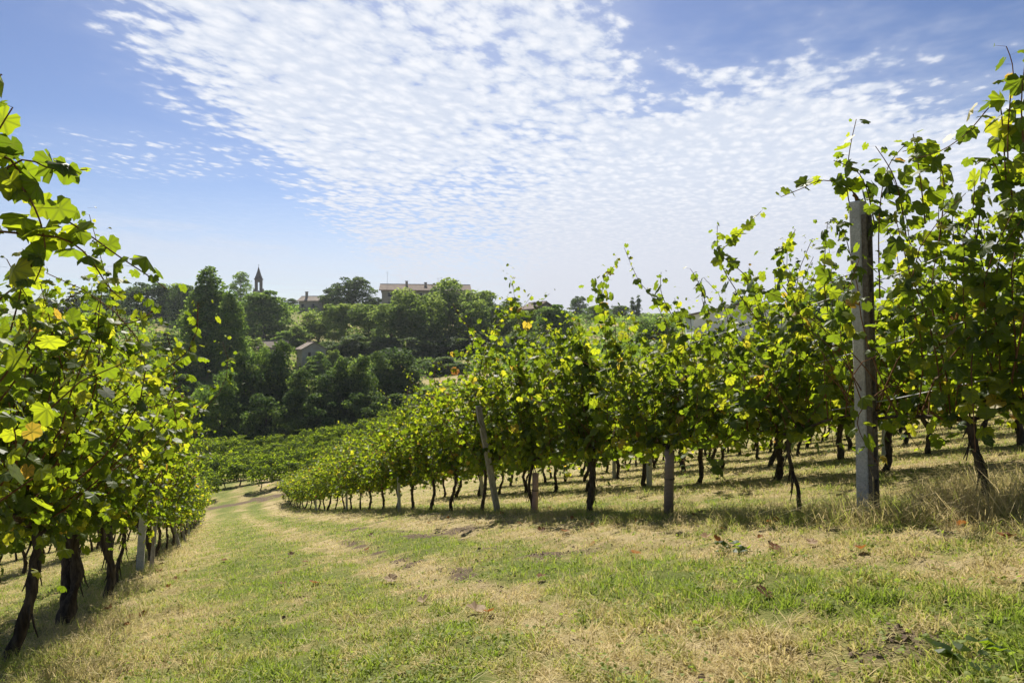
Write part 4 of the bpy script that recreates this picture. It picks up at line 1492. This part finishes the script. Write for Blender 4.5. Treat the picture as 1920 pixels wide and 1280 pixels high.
def plant(kind, px, top, wpx, Y, label, group=None, base=None):
    i = tn[0]
    tn[0] += 1
    wood, crown = PROTO[kind][i % len(PROTO[kind])]
    x = (px - 960) / F * Y
    z = gz(x, Y)
    if base is not None:
        z = (640 - base) / F * Y
    zt = (640 - top) / F * Y
    hh, ww = DIM[kind]
    H = max(1.0, zt - z)
    Wd = wpx / F * Y
    nm, cat = OBJN[kind]
    o = empty(nm, (x, Y, z), (i * 2.399) % 6.283, (Wd / ww, Wd / ww, H / hh))
    link('trunk', wood, o)
    link('crown', crown, o)
    tag(o, label, cat, group)


# skyline, left
plant('conifer', 138, 536, 52, 262, 'dark layered conifer at the left end of the skyline')
plant('airy', 178, 545, 50, 235, 'slender tree with bare trunk right of the skyline conifer')
plant('airy', 210, 540, 54, 240, 'second slender bare trunked tree, on the left skyline')
plant('airy', 238, 552, 46, 246, 'shorter slender tree beside the dark skyline wood, at left')
plant('oak', 85, 560, 60, 255, 'rounded tree on the far left skyline behind the nearest vine leaves')
plant('oak', 275, 528, 92, 226, 'broad dark tree on the skyline behind the drooping vine shoot')
plant('round', 318, 526, 78, 232, 'tall dark green tree left of the big poplar on the skyline')
plant('oak', 345, 532, 64, 222, 'dark tree tucked close to the left flank of the big poplar')
plant('poplar', 392, 504, 100, 136, 'tallest dark poplar on the slope left of the church tower')
plant('poplar', 432, 548, 66, 132, 'lighter narrower poplar against the right side of the tallest poplar')
plant('airy', 450, 510, 44, 270, 'thin topped tree between the tallest poplar and church tower')
plant('round', 497, 546, 104, 198, 'big rounded dark tree below the church tower')
plant('round', 462, 560, 66, 205, 'mid green tree between the poplars and the rounded tree below the tower')
plant('conifer', 533, 556, 26, 320, 'small dark fir on the skyline right of the tower')
plant('oak', 548, 560, 34, 315, 'small dark round tree on the skyline right of the fir')
plant('oak', 662, 517, 92, 242, 'large dark oak on the skyline left of the long apartment house')
plant('oak', 622, 541, 48, 246, 'smaller dark tree at the left foot of the skyline oak')
plant('oak', 700, 556, 50, 236, 'low dark tree between the skyline oak and the apartment house')
# locust belt
LOC = [(598, 585, 80, 186, 'pale green locust tree left of the belt, under the small skyline house'),
       (640, 568, 84, 180, 'pale locust tree below the large skyline oak'),
       (690, 572, 86, 178, 'pale locust tree below the left gable of the apartment house'),
       (770, 545, 118, 172, 'broad pale locust in front of the apartment house windows'),
       (732, 568, 90, 166, 'lower pale locust in front, left of the broad locust'),
       (846, 528, 120, 176, 'tallest pale locust, overlapping the right end of the apartment house'),
       (806, 556, 92, 165, 'lower pale locust between the broad and the tallest locust'),
       (900, 544, 88, 176, 'pale locust just right of the apartment house'),
       (888, 566, 90, 166, 'lower pale locust in front of the right end of the house'),
       (945, 566, 74, 172, 'pale locust left of the small gabled roof'),
       (985, 580, 70, 165, 'pale locust below the small gabled roof')]
for a in LOC:
    plant('locust', *a, group='pale locust trees below the apartment house')
plant('round', 1040, 572, 86, 150, 'dark rounded tree right of the small gabled roof')
plant('oak', 960, 558, 44, 258, 'small round tree on the skyline left of the gabled roof')
plant('oak', 1085, 554, 34, 280, 'small round tree on the skyline above the right row')
plant('round', 1120, 572, 60, 240, 'distant tree on the skyline behind the right row')
plant('oak', 1160, 572, 60, 250, 'low dark distant tree behind the right row, left of the cypress')
plant('cypress', 1186, 556, 12, 270, 'thin dark cypress on the skyline')
plant('cypress', 1197, 552, 12, 268, 'taller thin cypress right of its neighbour on the skyline')
plant('umbrella', 1405, 553, 76, 135, 'dark umbrella pine rising behind the white house roof')
plant('round', 1555, 520, 110, 150, 'large rounded tree right of the white house')
plant('olive', 1590, 560, 90, 120, 'pale green bushy tree close to the tall concrete post')
plant('oak', 1340, 620, 90, 95, 'dark bushy tree in front of the white house')
plant('round', 1230, 590, 80, 140, 'green tree left of the white house')
plant('round', 1700, 560, 120, 130, 'green tree far behind the vines right of the tall post')
plant('round', 1850, 570, 120, 130, 'green tree far behind the vines at the right edge')
# belt undergrowth
for px, top, w, Y, lb in [(620, 640, 70, 160, 'leafy bush below the locust belt, right of the farmhouse'), (665, 625, 76, 160, 'leafy bush below the locust belt, second from the farmhouse'),
                          (720, 630, 80, 160, 'leafy bush in the middle of the belt foot'), (780, 632, 90, 158, 'dark leafy bush below the broad locust'), (850, 628, 90, 160, 'dark leafy bush below the tallest locust'),
                          (915, 625, 90, 160, 'dark leafy bush at the right end of the belt foot'), (970, 625, 90, 155, 'leafy bush under the small gabled roof'), (1050, 640, 100, 130, 'leafy bush behind the right row')]:
    plant('hedge', px, top, w, Y, lb, 'bushes at the foot of the locust belt')
plant('ivy', 828, 667, 92, 135, 'low dark rounded thicket behind the pale meadow')
plant('ivy', 800, 672, 60, 139, 'smaller dark thicket left of the rounded one behind the meadow')
plant('ivy', 868, 680, 50, 132, 'dark thicket at the right end of the meadow')
# dark wood edge above the valley vineyard
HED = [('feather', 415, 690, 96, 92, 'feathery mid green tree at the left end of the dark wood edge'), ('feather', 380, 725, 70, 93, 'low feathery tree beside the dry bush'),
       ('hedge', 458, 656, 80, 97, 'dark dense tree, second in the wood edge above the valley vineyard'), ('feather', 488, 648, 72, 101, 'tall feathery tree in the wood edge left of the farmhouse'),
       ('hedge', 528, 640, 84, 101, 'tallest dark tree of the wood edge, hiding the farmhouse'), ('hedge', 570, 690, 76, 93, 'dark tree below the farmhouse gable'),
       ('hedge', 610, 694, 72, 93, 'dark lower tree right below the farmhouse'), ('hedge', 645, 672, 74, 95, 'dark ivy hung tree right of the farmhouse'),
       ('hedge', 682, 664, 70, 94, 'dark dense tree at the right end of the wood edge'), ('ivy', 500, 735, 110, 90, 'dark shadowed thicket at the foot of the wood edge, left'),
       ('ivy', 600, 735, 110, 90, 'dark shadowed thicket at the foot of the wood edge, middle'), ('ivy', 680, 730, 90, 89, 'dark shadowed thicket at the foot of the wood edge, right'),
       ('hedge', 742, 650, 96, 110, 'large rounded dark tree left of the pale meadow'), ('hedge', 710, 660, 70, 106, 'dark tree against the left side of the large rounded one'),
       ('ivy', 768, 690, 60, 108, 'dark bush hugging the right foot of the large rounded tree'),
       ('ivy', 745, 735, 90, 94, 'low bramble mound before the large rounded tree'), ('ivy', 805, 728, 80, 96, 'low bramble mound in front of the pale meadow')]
for kd, px, top, w, Y, lb in HED:
    plant(kd, px, top, w, Y, lb, 'trees of the dark wood edge')
# ivy covered slope on the left and shrubs above it
SL = [('ivy', 300, 690, 76, 112, 'ivy covered mound on the left slope, uppermost'), ('ivy', 345, 700, 80, 108, 'ivy covered mound right of the uppermost one'), ('ivy', 285, 730, 80, 103, 'ivy mound at the left of the slope, half hidden by vine leaves'),
      ('ivy', 330, 738, 76, 100, 'ivy mound in the middle of the left slope'), ('ivy', 300, 765, 70, 97, 'lowest ivy mound on the left slope'), ('ivy', 360, 742, 60, 101, 'ivy mound touching the wood edge'),
      ('bush', 270, 640, 70, 150, 'green shrub at the top of the left slope'), ('olive', 312, 618, 84, 158, 'pale olive shrub left of the tallest poplar'), ('bush', 340, 640, 60, 146, 'green shrub at the foot of the tallest poplar'),
      ('bush', 240, 655, 60, 140, 'green shrub behind the left vines'), ('olive', 300, 662, 70, 135, 'pale shrub in the middle of the slope'), ('bush', 345, 672, 70, 126, 'green shrub below the tallest poplar'),
      ('bush', 440, 640, 76, 140, 'leafy shrub right of the poplar feet'), ('olive', 470, 630, 70, 150, 'pale shrub between poplars and farmhouse'), ('olive', 560, 610, 60, 178, 'pale yellowish shrub behind the farmhouse'),
      ('bush', 540, 620, 70, 175, 'green shrub behind the farmhouse roof'), ('bush', 220, 610, 90, 200, 'green shrub on the upper left slope'), ('olive', 160, 605, 100, 200, 'pale shrub under the slender skyline trees'),
      ('bush', 200, 670, 100, 130, 'large green shrub hidden behind the left vines'), ('bush', 600, 660, 60, 140, 'leafy shrub at the right corner of the farmhouse'), ('olive', 625, 655, 46, 146, 'pale shrub right of the farmhouse gable')]
for kd, px, top, w, Y, lb in SL:
    plant(kd, px, top, w, Y, lb, 'shrubs on the left slope')
plant('bush', 588, 682, 60, 138, 'leafy bush hiding the lower wall of the farmhouse')
plant('dry', 330, 772, 62, 93, 'straw coloured dry bush left of the dark wood edge')
plant('dry', 352, 768, 46, 92, 'smaller straw coloured bush against the feathery tree')
plant('red', 345, 738, 26, 95, 'reddish bush above the dry straw coloured bush')


# ------------------------------------------------------------------ undergrowth on the wooded slopes (stuff)
def undergrowth():
    r = np.random.default_rng(77)
    n = 120000
    Y = np.exp(r.uniform(math.log(90), math.log(330), n))
    X = r.uniform(-0.85, 0.80, n) * Y
    mead = ((X + 12) / 8.5) ** 2 + ((Y - 118) / 11) ** 2 < 1
    edge = Y > 92 + np.clip((X + 30) * 0.35, -2, 60)
    cl = fbm(X * 0.16, Y * 0.16, 31, 3)
    keep = (~mead) & edge & (r.random(n) < np.clip((cl - 0.30) * 5, 0.05, 1))
    X, Y, cl = X[keep], Y[keep], cl[keep]
    n = len(X)
    hgt = np.clip((cl - 0.3) * 5.0, 0.15, 2.2)
    Z = terrain(X, Y) + hgt * r.random(n) ** 0.7
    P = np.stack([X, Y, Z], 1)
    nn = r.normal(0, 0.7, (n, 3)) + np.array([0, -0.2, 0.7])
    td = r.normal(0, 1, (n, 3))
    V, T, A = scatter_leaves(P, td, nn, r.uniform(0.4, 0.9, n) * (Y / 150) ** 0.5, np.clip(r.normal(0.45, 0.22, n) + (fbm(X * 0.06, Y * 0.06, 3) - 0.5) * 0.9, 0, 1), LEAF_QUAD)
    tag(link('undergrowth', mesh_np('undergrowth', V, T, [M_TREE], attrs={'tint': A})), 'low green undergrowth covering the wooded hillside', 'undergrowth', kind='stuff')


undergrowth()

# ------------------------------------------------------------------ buildings
def gable_house(name, x, y, z, rz, L, Wd, H, rise, mw, mr, label, over=0.5, chimneys=(), windows=(), cat='house', antenna=()):
    """ridge runs along local x; windows: (face, u, zc, w, h) on faces 'front' (-y), 'left' (-x)"""
    o = empty(name, (x, y, z), rz)
    hx, hy = L / 2, Wd / 2
    g = Geo()
    D = 3.0
    V = [(-hx, -hy, -D), (hx, -hy, -D), (hx, hy, -D), (-hx, hy, -D), (-hx, -hy, H), (hx, -hy, H), (hx, hy, H), (-hx, hy, H), (-hx, 0, H + rise), (hx, 0, H + rise)]
    T = [(0, 1, 5), (0, 5, 4), (2, 3, 7), (2, 7, 6), (3, 0, 4), (3, 4, 7), (1, 2, 6), (1, 6, 5), (4, 8, 7), (5, 6, 9), (4, 5, 9), (4, 9, 8), (7, 8, 9), (7, 9, 6)]
    g.add(V, T)
    link('wall', g.mesh('wall', [mw]), o)
    g = Geo()
    th = 0.28
    sl = rise / hy
    for s in (-1, 1):
        ye, ze = s * (hy + over), H - over * sl
        a = hx + over
        q = [(-a, 0, H + rise), (a, 0, H + rise), (a, ye, ze), (-a, ye, ze)]
        q2 = [(p_[0], p_[1], p_[2] + th) for p_ in q]
        off = 0.02
        V = [(p_[0], p_[1], p_[2] + off) for p_ in q] + q2
        T = [(0, 1, 2), (0, 2, 3), (4, 6, 5), (4, 7, 6), (2, 6, 7), (2, 7, 3), (1, 5, 6), (1, 6, 2), (0, 3, 7), (0, 7, 4)]
        g.add(V, T)
    g.add(*tube([(-hx - over, 0, H + rise + th), (hx + over, 0, H + rise + th)], 0.16, 6))
    roof = link('roof', g.mesh('roof', [mr]), o)
    for cx, cyy, ch in chimneys:
        zc_ = H + rise - abs(cyy) * sl
        g = Geo()
        g.box((cx, cyy, zc_ + ch / 2), (0.8, 0.7, ch + 0.4), 0)
        g.box((cx, cyy, zc_ + ch + 0.30), (1.05, 0.95, 0.18), 1)
        link('chimney', g.mesh('chimney', [mw, mr]), roof)
    for ax, ah in antenna:
        g = Geo()
        g.add(*tube([(ax, 0, H + rise), (ax, 0, H + rise + ah)], 0.04, 5))
        g.add(*tube([(ax - .5, 0, H + rise + ah * .92), (ax + .5, 0, H + rise + ah * .92)], 0.03, 4))
        link('antenna', g.mesh('antenna', [M_METAL]), roof)
    for face, u_, zc_, ww, wh in windows:
        fr, gl = Geo(), Geo()
        b = 0.12
        for du, dz_, sw, sh in ((0, wh / 2 + b / 2, ww + 2 * b, b), (0, -wh / 2 - b / 2, ww + 2 * b, b), (-ww / 2 - b / 2, 0, b, wh), (ww / 2 + b / 2, 0, b, wh)):
            if face == 'front':
                fr.box((u_ + du, -hy - 0.04, zc_ + dz_), (sw, 0.14, sh))
            else:
                fr.box((-hx - 0.04, u_ + du, zc_ + dz_), (0.14, sw, sh))
        if face == 'front':
            gl.box((u_, -hy - 0.01, zc_), (ww, 0.06, wh))
        else:
            gl.box((-hx - 0.01, u_, zc_), (0.06, ww, wh))
        w_ = link('window', fr.mesh('window', [M_FRAME]), o)
        link('pane', gl.mesh('pane', [M_GLASS]), w_)
    tag(o, label, cat)
    return o


# long apartment house on the crest
Yh = 232.0
L = 158 / F * Yh
x = (798 - 960) / F * Yh
ze = (640 - 546) / F * Yh
hh = ze - gz(x, Yh) + 1
wins = [('front', -L / 2 + 2.5 + i * 3.4, hh - 1.6, 1.1, 1.2) for i in range(8)] + [('front', -L / 2 + 2.5 + i * 3.4, hh - 4.6, 1.1, 1.4) for i in range(8)]
gable_house('apartment_house', x, Yh, ze - hh, R(7), L, 10.0, hh, 2.0, M_BEIGE, M_TILE, 'long beige apartment house with a brown tiled roof on the crest', 0.9,
            [(-L / 2 + 8, -1.5, 1.5), (-2 + 2, -1.5, 1.1), (L / 2 - 10, -1.2, 1.0)], wins, antenna=[(-L / 2 + 1.5, 4.5), (4.2, 2.6), (L / 2 - 9, 2.8)])
# small house left of the oak
Yh = 250.0
x = (590 - 960) / F * Yh
ze = (640 - 565) / F * Yh
gable_house('hill_house', x, Yh, ze - 7, R(-8), 9, 7, 7, 1.6, M_BEIGE, M_TILEG, 'small low roofed house with one chimney beside the skyline oak', 0.6, [(-2.6, -1, 2.0)],
            [('front', -3, 5.2, 1, 1.2), ('front', 1, 5.2, 1, 1.2)])
# gabled roof to the right
Yh = 215.0
x = (1008 - 960) / F * Yh
ze = (640 - 580) / F * Yh
gable_house('gabled_house', x, Yh, ze - 7, R(-62), 10, 7.5, 7, 2.0, M_BRICK, M_TILE, 'brick house with a brown gabled roof right of the locust belt', 0.6, [(1, -1.6, 0.7)],
            [('left', 0, 5.0, 1, 1.2)])
# white house behind the right row
Yh = 116.0
x = (1392 - 960) / F * Yh
ze = (640 - 592) / F * Yh
gable_house('white_house', x, Yh, ze - 6, R(82), 12, 17.5, 6, 1.9, M_WHITE, M_TILE, 'white house with a low red tiled gable behind the right vine row', 0.7, [],
            [('left', -1.6, 6.0, 0.8, 1.1), ('left', 4.5, 3.0, 1.1, 1.4), ('left', -4.5, 3.0, 1.1, 1.4)])
# farmhouse in the trees
Yh = 150.0
x = (583 - 960) / F * Yh
ze = (640 - 655) / F * Yh
gable_house('farmhouse', x, Yh, ze - 5, R(118), 6.5, 5.0, 5, 1.4, M_STUCCO, M_TILEG, 'old grey plastered farmhouse with a lichened tile roof among the dark trees', 0.35, [],
            [('left', 1.0, 4.0, 0.55, 0.9)])
x = (512 - 960) / F * 156
gable_house('farm_shed', x, 156, (640 - 652) / F * 156 - 4, R(12), 6, 5, 4, 1.4, M_STUCCO, M_TILEG, 'low tiled roof of a shed left of the grey farmhouse', 0.35, [], [('front', 0, 2.4, 0.7, 0.9)])


# church tower
def church_tower():
    Yt = 330.0
    x = (485 - 960) / F * Yt
    m_px = Yt / F
    z = gz(x, Yt)
    o = empty('church_tower', (x, Yt, z), R(18))
    ztop = (640 - 500) * m_px - z
    zb = (640 - 549) * m_px - z          # top of the square shaft
    zl = (640 - 524) * m_px - z          # foot of the spire
    w = 4.5
    g = Geo()
    g.box((0, 0, zb / 2 - 1), (w, w, zb + 2))
    link('shaft', g.mesh('shaft', [M_BRICK]), o)
    g = Geo()
    g.box((0, 0, zb + 0.25), (w + 0.7, w + 0.7, 0.5))
    for sx in (-1, 1):
        for sy in (-1, 1):
            g.box((sx * w * .47, sy * w * .47, zb + 1.0), (0.55, 0.55, 1.0))
            g.box((sx * w * .47, sy * w * .47, zb + 1.9), (0.5, 0.5, 0.8), top=0.05)
        for kk in (-.2, 0, .2):
            g.box((sx * w * .49, kk * w, zb + .8), (0.2, .3, .6))
            g.box((kk * w, sx * w * .49, zb + .8), (.3, 0.2, .6))
    link('balustrade', g.mesh('balustrade', [M_BRICK]), o)
    # belfry: four piers with arched openings
    g = Geo()
    bw = 3.5
    hb = zl - zb - 0.5
    for sx in (-1, 1):
        for sy in (-1, 1):
            g.box((sx * (bw / 2 - .68), sy * (bw / 2 - .68), zb + .5 + hb * .4), (1.35, 1.35, hb * .8))
    g.box((0, 0, zb + .5 + hb * .9), (bw, bw, hb * .2))
    for s in (-1, 1):
        for q in (-1, 1):                                   # corbels that round the arch
            g.box((q * bw * .21, s * (bw / 2 - .42), zb + .5 + hb * .74), (0.34, .8, hb * .115))
            g.box((s * (bw / 2 - .42), q * bw * .21, zb + .5 + hb * .74), (.8, 0.34, hb * .115))
    g.box((0, 0, zb + .5 + hb + 0.15), (bw + .6, bw + .6, .3))
    link('belfry', g.mesh('belfry', [M_BRICK]), o)
    # spire
    g = Geo()
    zs = zb + .5 + hb + .3
    V, T = tube([(0, 0, zs), (0, 0, zs + (ztop - zs) * .5), (0, 0, ztop)], [1.85, 0.9, 0.06], 8)
    g.add(V, T)
    for sx in (-1, 1):
        for sy in (-1, 1):
            g.box((sx * 1.5, sy * 1.5, zs + .6), (.45, .45, 1.2), top=.1)
    sp_ = link('spire', g.mesh('spire', [M_BRICK]), o)
    g = Geo()
    g.box((0, 0, ztop + .6), (.12, .12, 1.2))
    g.box((0, 0, ztop + .8), (.6, .1, .12))
    link('cross', g.mesh('cross', [M_METAL]), sp_)
    tag(o, 'slim dark brick church tower with open belfry and pointed spire on the skyline', 'church tower')


church_tower()


# ------------------------------------------------------------------ the hazy air over the valley
def haze():
    g = Geo()
    g.box((0, 330, 8), (1400, 780, 150))
    m = bpy.data.materials.new('haze')
    m.use_nodes = True
    N = Nodes(m.node_tree)
    pv = N.n('ShaderNodeVolumePrincipled')
    pv.inputs['Color'].default_value = (0.86, 0.92, 1.0, 1)
    pv.inputs['Density'].default_value = 0.00013
    pv.inputs['Anisotropy'].default_value = 0.35
    o = N.n('ShaderNodeOutputMaterial')
    N.t.links.new(pv.outputs[0], o.inputs['Volume'])
    tag(link('haze', g.mesh('haze', [m])), 'thin pale summer haze over the valley', 'haze', kind='stuff')


cy.volume_bounces = 0
haze()
